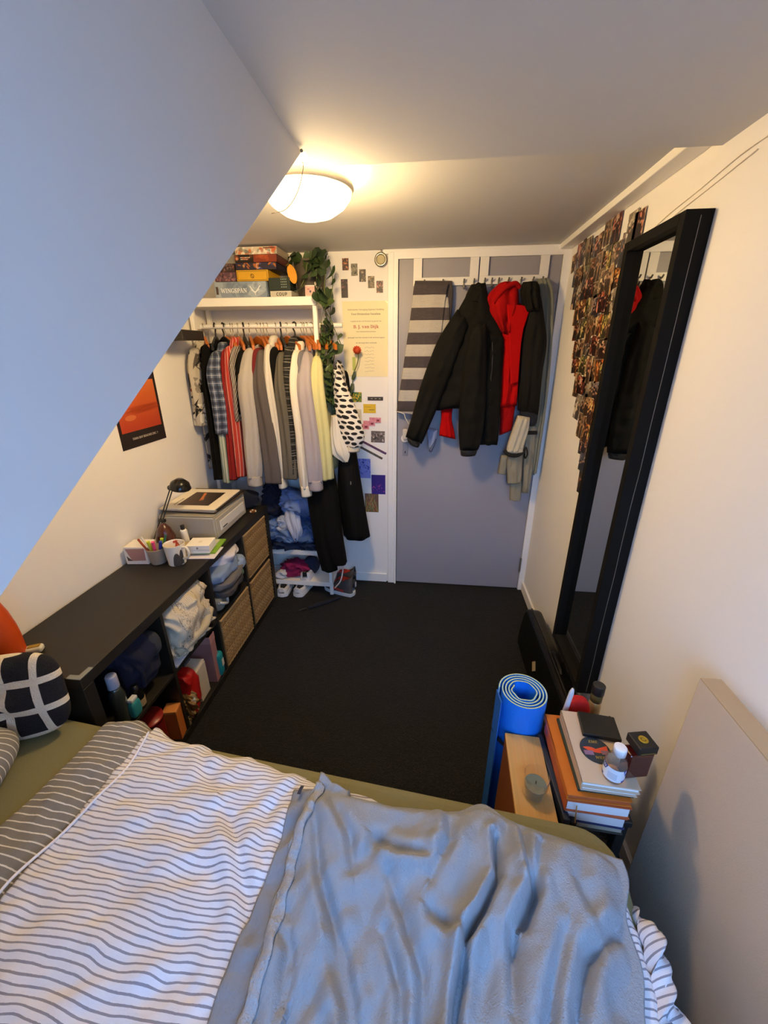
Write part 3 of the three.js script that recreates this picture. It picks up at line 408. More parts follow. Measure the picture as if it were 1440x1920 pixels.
// ---------- clothes and things in the open cells ----------
const CX = -1.13;
{ const rows = [['#4b4642', 0.03, -1.70, 0.028, 'dark grey folded jumper at the bottom of the shirt pile in the shelf unit', 'jumper'], ['#6d6a69', 0.03, -1.69, 0.026, 'grey folded shirt in the pile above the woven basket', 'shirt'], ['#5f8a6f', -0.01, -1.79, 0.022, 'green folded cloth at the right of the shirt pile', 'cloth'], ['#7f93b2', 0.018, -1.69, 0.036, 'light blue folded shirt in the upper part of the pile', 'shirt'], ['#cfc9cd', 0.02, -1.73, 0.03, 'white rolled shirt on top of the pile in the shelf unit', 'shirt']];
  let y = SMID + 0.105; const ys = [0.455, 0.5, 0.455, 0.545, 0.592];
  rows.forEach(([c, dx, z, hh, l, k], i) => { const t = thing('folded_' + k, l, k, [-1.10 + (i === 2 ? .075 : dx), ys[i], z], [0.02 * i, i === 4 ? .35 : 0.1 - i * .05, 0.04 * (i - 2)], 'folded clothes in the shelf unit'); part(t, 'folded_cloth', lump(i === 2 ? 0.045 : 0.115, hh, i === 2 ? 0.05 : [.12, .12, 0, .13, .09][i], 60 + i, { amp: 0.09, f: 16, p: 0.55 }), cloth(c)); });
  const u = thing('rolled_shirt', 'pale blue patterned shirt rolled at the right of the pile', 'shirt', [-1.025, 0.51, -1.82], [0, 0, 0], 'folded clothes in the shelf unit'); part(u, 'rolled_cloth', lump(0.05, 0.035, 0.045, 71, { amp: 0.18, f: 18 }), cloth('#8fa3c4'));
  const s = thing('cap', 'black cap lying behind the white sun visor in the shelf cell', 'cap', [-1.06, 0.398, -1.74], [0, 0.4, 0]); part(s, 'crown', lump(0.07, 0.035, 0.07, 72, { amp: .06 }), cloth('#0d0f12'));
  const w = thing('towel_roll', 'rolled grey cloth with white edging at the front of the shelf cell', 'cloth', [-1.045, 0.398, -1.60], [0.0, 0.2, 0.1]);
  part(w, 'cloth_roll', lump(0.055, 0.04, 0.05, 73, { amp: .08 }), cloth('#7d8078'));
  part(w, 'white_edge', tube([[0.045, 0.02, 0.045], [0.06, 0.0, 0.02], [0.058, -0.02, -0.02], [0.05, 0.0, -0.045], [0.03, 0.03, -0.03]], 0.007, 40, 8), cloth('#dcdcd4'));
  const w2 = thing('towel_roll', 'pale green cloth with a light border leaning in the shelf cell', 'cloth', [-1.05, 0.43, -1.655], [0.3, 0.2, 0.3]); part(w2, 'cloth_roll', lump(0.05, 0.025, 0.05, 74, { amp: .12 }), cloth('#a5a88c'));
}
{ const leaf = canvas(512, 512, (g, w, h) => { g.fillStyle = '#d9cbb0'; g.fillRect(0, 0, w, h); g.strokeStyle = 'rgba(62,56,46,.95)'; for (let i = 0; i < 9; i++) { const x = rnd(w), y = rnd(h), a = rnd(6.3); g.save(); g.translate(x, y); g.rotate(a); g.lineWidth = 3; g.setLineDash([5, 5]); g.beginPath(); g.ellipse(0, 0, 80, 42, 0, 0, 7); g.stroke(); g.setLineDash([2, 4]); g.lineWidth = 2; for (let k = -7; k < 8; k++) { const r = 38 * Math.sqrt(1 - (k / 8) ** 2); g.beginPath(); g.moveTo(k * 10, -r); g.lineTo(k * 10 + 6, r); g.stroke(); } g.restore(); } });
  const t = thing('bedspread', 'cream bedspread with outlined leaves stuffed in the shelf unit', 'bedspread', [-1.11, 0.485, -1.345], [0, 0, 0]);
  part(t, 'bunched_cloth', lump(0.13, 0.125, 0.142, 81, { amp: 0.16, f: 11, p: 0.5, nu: 90, nv: 60, ridge: 1.1 }), mat('#ffffff', 0.95, { map: leaf, bumpMap: clothBump, bumpScale: .001 }));
  part(t, 'grey_lining', lump(0.1, 0.032, 0.11, 82, { amp: 0.12, p: .5 }), cloth('#8c8a86'), [-0.01, 0.11, 0.045], [0.5, 0, -0.1], 'grey lining');
  part(t, 'loose_fold', tube([[0.11, -0.07, 0.13], [0.14, -0.05, 0.05], [0.135, -0.06, -0.05], [0.12, -0.03, -0.13]], 0.02, 30, 10), cloth('#cdbf9f'));
  const b = thing('booklet', 'white booklet under the cream bedspread', 'booklet', [-1.07, SMID + 0.014, -1.27], [0, 0.05, 0]); part(b, 'pages', box(0.14, 0.009, 0.15, 0.001), mat('#d9d4d4', 0.7)); part(b, 'cover', box(0.142, 0.002, 0.152, 0.0005), mat('#e9e6ea', 0.5), [0, 0.0055, 0]);
  const sc = thing('scrunchie', 'dark patterned hair scrunchie beside the cream bedspread', 'scrunchie', [-1.0, 0.42, -1.487], [0, 0, 1.2]); part(sc, 'gathered_band', at(new THREE.TorusGeometry(0.02, 0.011, 10, 24), 0, 0, 0), cloth('#22263a'));
}
{ const b1 = thing('carton', 'tall pink carton standing in the lower cell of the shelf unit', 'box', [-1.1, 0.042, -1.455], [0, 0.1, 0]); part(b1, 'carton_body', box(0.2, 0.27, 0.05, 0.002), mat('#a8736a', 0.6), [0, 0.135, 0]); part(b1, 'lid_edge', box(0.202, 0.04, 0.052, 0.002), mat('#b98478', 0.55), [0, 0.25, 0]);
  const b2 = thing('carton', 'white carton lying in front of the grey folder in the lower cell', 'box', [-1.105, 0.042, -1.35], [0, 0.06, 0]); part(b2, 'carton_body', box(0.19, 0.175, 0.08, 0.002), mat('#c9bda6', 0.65), [0, 0.0875, 0]); part(b2, 'flap', box(0.186, 0.003, 0.09, 0.001), mat('#d8cdb6', 0.65), [0, 0.178, 0.004], [0.08, 0, 0]);
  const b3 = thing('folder', 'grey blue folder leaning behind the white carton', 'folder', [-1.15, 0.18 + .045, -1.36], [0, 0, 0]); part(b3, 'cover', box(0.15, 0.09, 0.05, 0.002), mat('#545c70', 0.6), [0, 0.045, 0]); part(b3, 'tab', box(0.02, 0.02, 0.03, 0.002), mat('#3b62c8', 0.5), [0.076, 0.05, 0]);
  const r = thing('gift_bag', 'red carrier bag with a pale label in the lower cell', 'bag', [-1.08, 0.042, -1.255], [0, 0.1, 0]); part(r, 'bag_body', at(lump(0.09, 0.115, 0.045, 91, { amp: .14, p: .36, f: 20 }), 0, 0.118, 0), mat('#b01512', 0.4)); part(r, 'label', card(0.03, 0.035, 0.001), mat('#c9b8a8', 0.5), [0.088, 0.08, 0], [0, Math.PI / 2, 0]);
  const gf = thing('snack_bag', 'crinkled clear and gold packet at the front of the lower cell', 'packet', [-1.04, 0.042, -1.222], [0, 0, 0]); part(gf, 'foil_packet', at(lump(0.062, 0.072, 0.026, 92, { amp: .35, f: 36, nu: 60, nv: 40 }), 0, 0.078, 0), mat('#9a7a4c', 0.18, { metalness: 0.7 })); 
  const cb = thing('cardboard_piece', 'bare cardboard box front in the lower cell', 'cardboard', [-1.02, 0.042, -1.195], [0, 0, 0]); part(cb, 'cardboard', box(0.05, 0.05, 0.012, 0.001), mat('#b39b77', 0.8), [0, 0.025, 0]);
  const tp = thing('pouch', 'teal pouch with a white print beside the pink carton', 'pouch', [-1.01, 0.042, -1.493], [0, 0.1, 0]); part(tp, 'pouch_body', at(lump(0.022, 0.07, 0.024, 93, { p: .5, amp: .08 }), 0, 0.071, 0), mat('#148a8e', 0.5)); part(tp, 'white_print', card(0.02, 0.04, 0.001), mat('#d5cfc2', 0.5), [0.0235, 0.08, 0], [0, Math.PI / 2, 0]);
}
{ const n = thing('backpack', 'navy blue bag in the dark near cell of the shelf unit', 'bag', [-1.135, 0.49, -1.075], [0, 0, 0]); part(n, 'bag_body', lump(0.12, 0.13, 0.085, 95, { amp: .12, f: 12, ridge: 1.1, nu: 60, nv: 40 }), cloth('#10152b')); part(n, 'grey_flap', lump(0.06, 0.05, 0.03, 96, { amp: .08 }), cloth('#33363c'), [0.075, 0.03, -0.06], [0, 0, 0.3]); part(n, 'strap', tube([[0.1, 0.06, 0.05], [0.128, 0.0, 0.04], [0.115, -0.08, 0.03]], 0.008, 20, 8), cloth('#0e1226'));
  const b = thing('bottle', 'clear bottle with a big white cap in the near shelf cell', 'bottle', [-1.035, SMID + 0.009, -0.94]); part(b, 'body', lathe([[0, 0], [0.024, 0], [0.026, 0.006], [0.026, 0.12], [0.019, 0.145], [0.015, 0.155], [0, 0.155]]), mat('#343a36', 0.15, { clearcoat: .6 })); part(b, 'cap', lathe([[0, 0], [0.0185, 0], [0.0175, 0.045], [0.015, 0.05], [0, 0.05]]), mat('#b9b9c6', 0.4), [0, 0.155, 0]);
  const c = thing('bottle', 'small black bottle beside the white capped one', 'bottle', [-1.02, SMID + 0.009, -1.0]); part(c, 'body', lathe([[0, 0], [0.022, 0], [0.024, 0.06], [0.012, 0.08], [0.012, 0.1], [0, 0.1]]), mat('#0d0d0f', 0.2)); part(c, 'label', cyl(0.0245, 0.0242, 0.03, 20), mat('#a08a68', 0.6), [0, 0.03, 0]);
  const d = thing('tube', 'teal and white tube in front of the bottles in the near cell', 'tube', [-1.006, SMID + 0.009, -0.965]); part(d, 'body', at(lump(0.014, 0.035, 0.022, 97, { p: .5, amp: .03 }), 0, 0.036, 0), mat('#2f8f98', 0.4)); part(d, 'cap', box(0.02, 0.014, 0.03, 0.004), mat('#d5d9d6', 0.4), [0, 0.077, 0]);
  const r = thing('jar', 'dark red round tin in the lower near cell', 'tin', [-1.06, 0.042, -1.06]); part(r, 'body', cyl(0.05, 0.05, 0.17, 28), mat('#7a1a18', 0.3), [0, 0.085, 0]); part(r, 'lid', lathe([[0, 0], [0.052, 0], [0.052, 0.02], [0, 0.026]]), mat('#8e2320', 0.3), [0, 0.17, 0]);
  const o = thing('carton', 'orange carton in the lower near cell by the bed', 'box', [-1.022, 0.042, -1.14], [0, 0.2, 0]); part(o, 'carton_body', box(0.055, 0.15, 0.05, 0.002), mat('#c06a26', 0.6), [0, 0.075, 0]); part(o, 'lid', box(0.057, 0.012, 0.052, 0.002), mat('#d88a44', 0.6), [0, 0.15, 0]);
}
// ---------- white clothes rack ----------
const RZ0 = -2.32, RZ1 = -2.525, RXL = -1.33, RXR = -0.632, RTOP = 1.835, RAILZ = -2.40, RAILY = 1.70;
{ const t = thing('clothes_rack', 'white metal clothes rack with a deep top shelf and two low shelves', 'clothes rack', [(RXL + RXR) / 2, 0, (RZ0 + RZ1) / 2]);
  const w = mat('#f1eee6', 0.4), W = RXR - RXL, D = RZ0 - RZ1;
  for (const sx of [-1, 1]) for (const sz of [-1, 1]) part(t, 'post', box(0.024, 1.8, 0.024, 0.004), w, [sx * (W / 2 - 0.0), 0.9, sz * (D / 2 - 0.012)]);
  part(t, 'top_shelf', box(W + 0.03, 0.042, D + 0.01, 0.003), w, [0, RTOP - 0.021, 0.002]);
  part(t, 'rail', at(cyl(0.0125, 0.0125, W + 0.14, 20), 0.06, 0, 0, 0, 0, Math.PI / 2), w, [0, RAILY, RAILZ - (RZ0 + RZ1) / 2]);
  for (const sx of [-1, 1]) part(t, 'rail_bracket', box(0.012, 0.03, D - 0.03, 0.003), w, [sx * W / 2, RAILY, 0]);
  for (const y of [0.07, 0.305]) { part(t, 'low_shelf', box(W + 0.02, 0.022, D, 0.003), w, [0, y + 0.011, 0]); part(t, 'front_lip', box(W + 0.02, 0.034, 0.006, 0.002), w, [0, y + 0.013, D / 2]); }
}
{ const t = thing('wall_shelf', 'small black shelf on the left wall beside the clothes rail', 'shelf', [XL + 0.078, 1.645, -2.1]); part(t, 'board', box(0.155, 0.046, 0.2, 0.003), mat('#1c1814', 0.5)); part(t, 'cable', tube([[-0.04, 0.024, 0.09], [-0.02, 0.05, 0.1], [0.0, 0.07, 0.05], [-0.02, 0.026, 0.0]], 0.0025, 24, 6), mat('#caa58a', 0.5)); }

// fabric patterns
const cv = (w, h, f, rx = 1, ry = 1) => canvas(w, h, f, { repeat: [rx, ry] });
const fuzz = (g, w, h, n, a) => { for (let i = 0; i < n; i++) { g.fillStyle = `rgba(${rnd() < .5 ? '0,0,0' : '255,255,255'},${rnd(a)})`; g.fillRect(rnd(w), rnd(h), 1 + rnd(3), 1 + rnd(2)); } };
const fab = (tex, rough = 0.95) => mat('#ffffff', rough, { map: tex, bumpMap: clothBump, bumpScale: 0.0008 });
const plaid = fab(cv(256, 256, (g, w, h) => { g.fillStyle = '#5c6880'; g.fillRect(0, 0, w, h); for (let i = 0; i < 4; i++) { g.fillStyle = 'rgba(25,30,48,.45)'; g.fillRect(i * 64, 0, 26, h); g.fillRect(0, i * 64, w, 26); g.fillStyle = 'rgba(205,205,210,.5)'; g.fillRect(i * 64 + 40, 0, 7, h); g.fillRect(0, i * 64 + 40, w, 7); } }, 6, 6));
const redStripe = fab(cv(128, 128, (g, w, h) => { g.fillStyle = '#b43a2c'; g.fillRect(0, 0, w, h); g.fillStyle = '#d9a99a'; for (let i = 0; i < 4; i++) g.fillRect(i * 32, 0, 7, h); }, 11, 4));
const greenStripe = fab(cv(128, 128, (g, w, h) => { g.fillStyle = '#9aa893'; g.fillRect(0, 0, w, h); g.fillStyle = '#c9cbb8'; for (let i = 0; i < 4; i++) g.fillRect(i * 32, 0, 10, h); }, 12, 4));
const blotch = fab(cv(512, 512, (g, w, h) => { g.fillStyle = '#c3b9a6'; g.fillRect(0, 0, w, h); for (let i = 0; i < 95; i++) { g.fillStyle = ['#191715', '#2e2a28', '#8c8578', '#e3dccb', '#5d554d', '#7c2f20'][rnd(5.3) | 0]; g.beginPath(); const x = rnd(w), y = rnd(h); g.moveTo(x, y); for (let k = 0; k < 6; k++) g.quadraticCurveTo(x + rnd(-60, 60), y + rnd(-70, 70), x + rnd(-50, 50), y + rnd(-60, 60)); g.fill(); } }, 2.2, 2.2));
const darkPrint = fab(cv(256, 256, (g, w, h) => { g.fillStyle = '#1d1c1b'; g.fillRect(0, 0, w, h); g.strokeStyle = 'rgba(170,165,150,.7)'; for (let i = 0; i < 13; i++) { g.lineWidth = 2 + rnd(3); g.beginPath(); g.moveTo(0, i * 20 + rnd(8)); g.bezierCurveTo(80, i * 20 + rnd(-14, 14), 170, i * 20 + rnd(-14, 14), 256, i * 20 + rnd(8)); g.stroke(); } }, 4, 4));
const monoStripe = fab(cv(128, 128, (g, w, h) => { g.fillStyle = '#c9bfb0'; g.fillRect(0, 0, w, h); g.strokeStyle = '#3a3230'; g.lineWidth = 8; for (let i = -8; i < 16; i++) { g.beginPath(); g.moveTo(i * 16, 0); g.lineTo(i * 16 + 64, 128); g.stroke(); } }, 10, 8));
const spots = fab(cv(512, 512, (g, w, h) => { g.fillStyle = '#dcd6cc'; g.fillRect(0, 0, w, h); g.fillStyle = '#17151a'; for (let j = 0; j < 11; j++) for (let i = 0; i < 7; i++) { const x = (i + (j % 2) * .5 + rnd(-.12, .12)) * 73, y = (j + rnd(-.1, .1)) * 47; for (const dx of [0, -512]) { g.save(); g.translate(x + dx, y); g.rotate(rnd(-.5, .2)); g.beginPath(); g.ellipse(0, 0, 27 + rnd(6), 13 + rnd(5), 0, 0, 7); g.fill(); g.restore(); } } }, 3.2, 3.2));
// one hanging garment: body behind, near sleeve in front, collar, cuff. All across the rail, the near shoulder towards the room.
const onRail = [];
function garment(name, label, cat, x0, x1, y0, y1, hx, m, o = {}) {
  const { hem = y1 + 0.02, sleeve = y1, cuff, collar, lean = 0.02, sd = 1, bodyHx = hx * 0.62, depth = 0.125, fz = -2.235 } = o, P = [x0, hem, RAILZ], r = (x, y, z, a, b, t = 0) => [x - P[0], y - P[1], z - P[2], a, b, t], t = thing(name, label, cat, P, null, 'clothes hanging on the rack'); onRail.push([x0, label]);
  const xm = (x0 + x1) / 2, ym = y => x0 + (x1 - x0) * (y0 - y) / (y0 - y1), tw = 0.15;
  part(t, 'garment_body', loft([r(x0, y0 + 0.012, -2.38, 0.008, 0.03), r(x0, y0, -2.38, 0.012, 0.1, tw), r(ym(y0 - .06), y0 - 0.055, -2.385, bodyHx * .8, depth, tw), r(ym(y0 - .3), y0 - 0.3, -2.385, bodyHx, depth * .98, tw), r(ym((y0 + hem) / 2 - .1), (y0 + hem) / 2 - .1, -2.385, bodyHx * 1.05, depth * .96, tw), r(ym(hem), hem, -2.385, bodyHx * 1.1, depth * .95, tw)], { folds: [[9, 0.11, sd, 1.4], [5, 0.12, sd * 2, -1.4]], seed: sd, n: 30, m: 44 }), m);
  if (sleeve < y0 - 0.1) {
    const L = y0 - sleeve, f = q => y0 - L * q;
    part(t, 'sleeve', loft([r(x0, y0 + 0.004, -2.29, 0.010, 0.03), r(x0 + .002, f(.05), -2.265, hx * .72, 0.045), r(ym(f(.25)), f(.25), fz - .012, hx * .95, 0.052), r(ym(f(.55)) + lean * .4, f(.55), fz, hx, 0.05), r(ym(f(.85)) + lean * .3, f(.85), fz + .005, hx * 1.02, 0.047), r(ym(f(1)), f(1), fz + .005, hx * (cuff ? .82 : 1.0), 0.04)], { folds: [[4, 0.15, sd, 2.6], [7, 0.11, sd * 3, -1.8]], seed: sd + 5, n: 34, m: 40 }), m);
    if (cuff) part(t, 'cuff', loft([r(x1 + .002, sleeve + 0.012, fz + .005, hx * .86, 0.042), r(x1 + .003, sleeve - 0.02, fz + .006, hx * .86, 0.043), r(x1 + .004, sleeve - 0.05, fz + .007, hx * .84, 0.042)], { n: 6, folds: [[3, .05, sd]], seed: sd }), cuff);
  }
  if (collar) part(t, 'collar', loft([r(x0 + .005, y0 + 0.05, -2.355, 0.012, 0.03), r(x0 + .006, y0 + 0.035, -2.345, 0.022, 0.045), r(x0 + .002, y0 - 0.005, -2.33, 0.022, 0.055), r(x0, y0 - .05, -2.32, 0.012, 0.04)], { n: 10, folds: [[3, .12, sd]], seed: sd }), collar);
  return t;
}
const lightGrey = cloth('#b3aca3'), taupe = cloth('#5b5350'), offWhite = cloth('#d3ccbd'), moss = cloth('#605b50'), black = mat('#0b0a09', 0.95, { bumpMap: clothBump, bumpScale: 0.0008, specularIntensity: 0.4 }), lilac = cloth('#a69d9f'), lemon = cloth('#ccc68d'), redM = cloth('#8d1714');
garment('shirt', 'black white and grey blotched shirt hanging nearest the left wall', 'shirt', -1.315, -1.322, 1.585, 0.93, 0.034, blotch, { sleeve: 1.17, hem: 0.9, collar: blotch, sd: 1, bodyHx: .03 });
garment('top', 'plain black top between the blotched shirt and the plaid shirt', 'top', -1.245, -1.262, 1.60, 0.85, 0.024, black, { sd: 2 });
garment('shirt', 'pale green striped shirt, its hem below the plaid shirt', 'shirt', -1.195, -1.205, 1.54, 0.83, 0.028, greenStripe, { sd: 4, bodyHx: .02 });
garment('shirt', 'blue and grey plaid short sleeved shirt on the rack', 'shirt', -1.185, -1.186, 1.568, 1.13, 0.042, plaid, { hem: 1.06, sd: 3, collar: plaid, fz: -2.21, bodyHx: .025 });
garment('jumper', 'plain red jumper beside the red striped shirt', 'jumper', -1.138, -1.165, 1.575, 0.85, 0.022, redM, { sd: 5 });
garment('shirt', 'red and white striped shirt on the rack', 'shirt', -1.108, -1.118, 1.592, 0.87, 0.03, redStripe, { sd: 6, collar: redStripe });
garment('shirt', 'black and white diagonally striped shirt beside the red striped one', 'shirt', -1.074, -1.09, 1.59, 1.2, 0.02, monoStripe, { sd: 7, hem: 1.0 });
garment('t_shirt', 'black t-shirt left of the pale grey sweatshirt', 't-shirt', -1.04, -1.05, 1.57, 1.24, 0.026, black, { sd: 8, hem: 0.95 });
garment('sweatshirt', 'pale grey sweatshirt with a long full sleeve on the rack', 'sweatshirt', -0.995, -1.025, 1.582, 0.875, 0.05, lightGrey, { sd: 9, fz: -2.2, cuff: cloth('#aaa39a'), hem: 0.95 });
garment('jumper', 'dark red jumper showing behind the taupe sweater', 'jumper', -0.955, -0.96, 1.578, 1.1, 0.018, cloth('#6d1a1d'), { sd: 10, hem: 0.9 });
garment('sweater', 'dark taupe sweater right of the pale grey sweatshirt', 'sweater', -0.935, -0.90, 1.57, 0.845, 0.05, taupe, { sd: 11, fz: -2.205, hem: .88 });
garment('shirt', 'off-white shirt hanging behind the taupe sweater', 'shirt', -0.885, -0.865, 1.60, 0.86, 0.028, offWhite, { sd: 12, cuff: offWhite, collar: offWhite, fz: -2.225 });
garment('jacket', 'black jacket between the taupe sweater and the moss grey one', 'jacket', -0.855, -0.845, 1.585, 1.0, 0.032, black, { sd: 13, fz: -2.245 });
garment('sweater', 'moss grey sweater in the middle right of the rack', 'sweater', -0.82, -0.80, 1.56, 0.87, 0.043, moss, { sd: 14, fz: -2.22 });
garment('shirt', 'black shirt with a wavy pale line print', 'shirt', -0.775, -0.765, 1.592, 0.9, 0.03, darkPrint, { sd: 15, collar: darkPrint, fz: -2.225 });
garment('shirt', 'white shirt with a long cuffed sleeve in front of the printed one', 'shirt', -0.735, -0.712, 1.57, 0.825, 0.034, cloth('#e2dac6'), { sd: 16, cuff: cloth('#e2dac6'), collar: cloth('#e6dfcd'), fz: -2.19 });
garment('shirt', 'small grey shirt just left of the lilac grey sweatshirt', 'shirt', -0.705, -0.70, 1.565, 1.2, 0.022, cloth('#77757c'), { sd: 17 });
garment('sweatshirt', 'lilac grey sweatshirt near the right post of the rack', 'sweatshirt', -0.678, -0.652, 1.562, 0.865, 0.05, lilac, { sd: 18, fz: -2.185, cuff: cloth('#9d9496'), collar: lilac });
garment('shirt', 'pale yellow green shirt at the right end of the rail', 'shirt', -0.622, -0.592, 1.54, 0.875, 0.04, lemon, { sd: 19, fz: -2.21, collar: lemon });
{ // long black trousers and coat at the right end, the spotted blouse in front of them
  const t = thing('trousers', 'long black trousers hanging in front of the low shelves', 'trousers', [-0.62, 0.24, RAILZ]);
  const r = (x, y, z, a, b) => [x + 0.62, y - 0.24, z - RAILZ, a, b];
  for (const [dx, y1, sd] of [[-0.03, 0.25, 3], [0.035, 0.3, 8]]) part(t, 'trouser_leg', loft([r(-0.64 + dx * .4, 1.0, -2.28, 0.045, 0.06), r(-0.635 + dx * .8, 0.8, -2.255, 0.065, 0.06), r(-0.615 + dx, 0.5, -2.245, 0.06, 0.055), r(-0.585 + dx, y1, -2.245, 0.052, 0.05)], { folds: [[5, .06, sd, 1]], seed: sd }), black);
  part(t, 'waistband', loft([r(-0.64, 1.03, -2.28, 0.075, 0.05), r(-0.64, 0.985, -2.28, 0.078, 0.055)], { n: 3 }), black);
  part(t, 'drawcord', tube([[0.105, 0.14, 0.13], [0.10, 0.05, 0.16], [0.08, -0.06, 0.17], [0.035, -0.13, 0.16]], 0.004, 24, 6), mat('#d9d6cf', 0.6), null, null, 'white drawcord');
  const c = thing('coat', 'long black coat at the outer right end of the rack', 'coat', [-0.47, 0.42, RAILZ]); const q = (x, y, z, a, b) => [x + 0.47, y - 0.42, z - RAILZ, a, b];
  part(c, 'coat_body', loft([q(-0.52, 1.46, -2.50, 0.01, 0.015), q(-0.52, 1.4, -2.505, 0.025, 0.02), q(-0.515, 1.08, -2.48, 0.045, 0.04), q(-0.49, 0.75, -2.39, 0.075, 0.09), q(-0.455, 0.43, -2.39, 0.085, 0.085)], { folds: [[6, .07, 2, 1]], seed: 11, n: 34 }), mat('#0b0a09', 0.8, { bumpMap: clothBump, bumpScale: .0006, specularIntensity: 0.4 }));
  part(c, 'sleeve', loft([q(-0.495, 1.04, -2.33, 0.02, 0.02), q(-0.488, 0.95, -2.295, 0.045, 0.04), q(-0.465, 0.7, -2.285, 0.045, 0.04), q(-0.45, 0.47, -2.285, 0.04, 0.035)], { folds: [[4, .08, 1, 2]], seed: 12 }), mat('#0b0a09', 0.8, { bumpMap: clothBump, bumpScale: .0006, specularIntensity: 0.4 }));
  part(c, 'zip_pull', box(0.006, 0.02, 0.004, 0.001), mat('#b9b6ac', 0.3, { metalness: .8 }), [0.015, 0.42, 0.155]);
  const b = thing('blouse', 'white blouse with black leopard spots at the right end of the rack', 'blouse', [-0.49, 1.03, -2.30]); const s = (x, y, z, a, bb) => [x + 0.49, y - 1.03, z + 2.30, a, bb];
  part(b, 'blouse_body', loft([s(-0.535, 1.52, -2.42, 0.008, 0.03), s(-0.53, 1.46, -2.42, 0.02, 0.08), s(-0.52, 1.25, -2.42, 0.035, 0.09), s(-0.50, 1.08, -2.42, 0.04, 0.09)], { folds: [[7, .08, 1, 1]], seed: 21 }), spots);
  part(b, 'sleeve', loft([s(-0.535, 1.48, -2.34, 0.02, 0.03), s(-0.50, 1.36, -2.30, 0.045, 0.04), s(-0.465, 1.24, -2.27, 0.062, 0.045), s(-0.435, 1.13, -2.255, 0.064, 0.046), s(-0.432, 1.06, -2.255, 0.045, 0.04)], { folds: [[5, .07, 2, 2]], seed: 22, n: 30 }), spots);
  part(b, 'cuff', loft([s(-0.435, 1.075, -2.255, 0.045, 0.036), s(-0.44, 1.03, -2.255, 0.04, 0.034)], { n: 5 }), cloth('#cfc4ae'));
  const k = thing('scarf', 'cream cloth hanging under the spotted blouse', 'scarf', [-0.50, 0.97, -2.27]); part(k, 'hanging_cloth', loft([[-0.035, 0.26, 0.0, 0.02, 0.03], [-0.03, 0.15, 0.02, 0.035, 0.03], [-0.008, 0.06, 0.03, 0.045, 0.03], [0.02, 0.0, 0.03, 0.012, 0.015]], { folds: [[5, .28, 1, 2], [8, .16, 3, -3]], seed: 23, m: 56 }), offWhite);
}
// hangers: hook, shoulder arms across the rail
const armShape = (W, H) => { const s = []; const n = 14; for (let i = 0; i <= n; i++) { const x = -W + 2 * W * i / n; s.push([x, -H * (Math.abs(x) / W) ** 1.25 + 0.004]); } for (let i = n; i >= 0; i--) { const x = -W + 2 * W * i / n; s.push([x, -H * (Math.abs(x) / W) ** 1.25 - 0.034 + 0.016 * Math.abs(x) / W]); } return s; };
function makeHanger(name, label, m, hookM, thick) {
  const t = thing(name, label, 'hanger', [0, RAILY, RAILZ], [0, Math.PI / 2, 0]);
  part(t, 'shoulder_arms', at(ext(armShape(0.15, 0.05), thick, 0.002), 0, -0.056, -thick / 2), m);
  part(t, 'hook', tube([[0, -0.06, 0], [0, -0.042, 0], [0.002, -0.03, 0], [0.0155, -0.008, 0], [0.012, 0.012, 0], [0, 0.0165, 0], [-0.013, 0.01, 0], [-0.0155, -0.004, 0]], 0.0022, 30, 8), hookM);
  return t;
}
const orangeWood = mat('#b8651c', 0.45), chrome = mat('#b9b4a8', 0.25, { metalness: 0.9 }), blackPl = mat('#151412', 0.4);
const hw = makeHanger('wooden_hanger', 'orange brown bare wooden hanger just left of the right rack post', orangeWood, chrome, 0.011); hw.userData.group = 'hangers on the clothes rail'; hw.position.x = -0.652; hw.rotation.y = Math.PI / 2 + .35;
copy(hw, 'orange brown bare wooden hanger between the pale grey sweatshirt and the taupe sweater', [-0.972, RAILY, RAILZ], [0, Math.PI / 2 + .5, 0]);
copy(hw, 'orange brown bare wooden hanger right of the white cuffed shirt', [-0.722, RAILY, RAILZ], [0, Math.PI / 2 + .45, 0.02]);
copy(hw, 'orange brown bare wooden hanger left of the red jumper', [-1.152, RAILY, RAILZ], [0, Math.PI / 2 + .55, 0]);
const hb = makeHanger('black_hanger', '', blackPl, blackPl, 0.009); hb.userData.group = 'hangers on the clothes rail';
hb.children[1].geometry = tube([[0, -0.06, 0], [0, -0.042, 0], [0.002, -0.03, 0], [0.0165, -0.008, 0], [0.013, 0.013, 0], [0, 0.0185, 0], [-0.014, 0.011, 0], [-0.0165, -0.004, 0]], 0.0045, 30, 8);
{ let first = true; for (const [x, l] of onRail) { const isB = [1, 2, 6, 12, 14].includes(onRail.findIndex(h => h[0] === x)), lab = `${isB ? 'black plastic' : 'orange brown wooden'} hanger holding the ${l.replace(/ (on the rack|in the middle right of the rack|nearest the left wall)$/, '').split(' ').slice(0, 9).join(' ')}`;
  if (isB && first) { first = false; hb.userData.label = lab; hb.position.x = x; hb.rotation.y = Math.PI / 2 + .3; } else copy(isB ? hb : hw, lab, [x, RAILY, RAILZ], [0, Math.PI / 2 + rnd(0.45, 0.95), 0]); } }

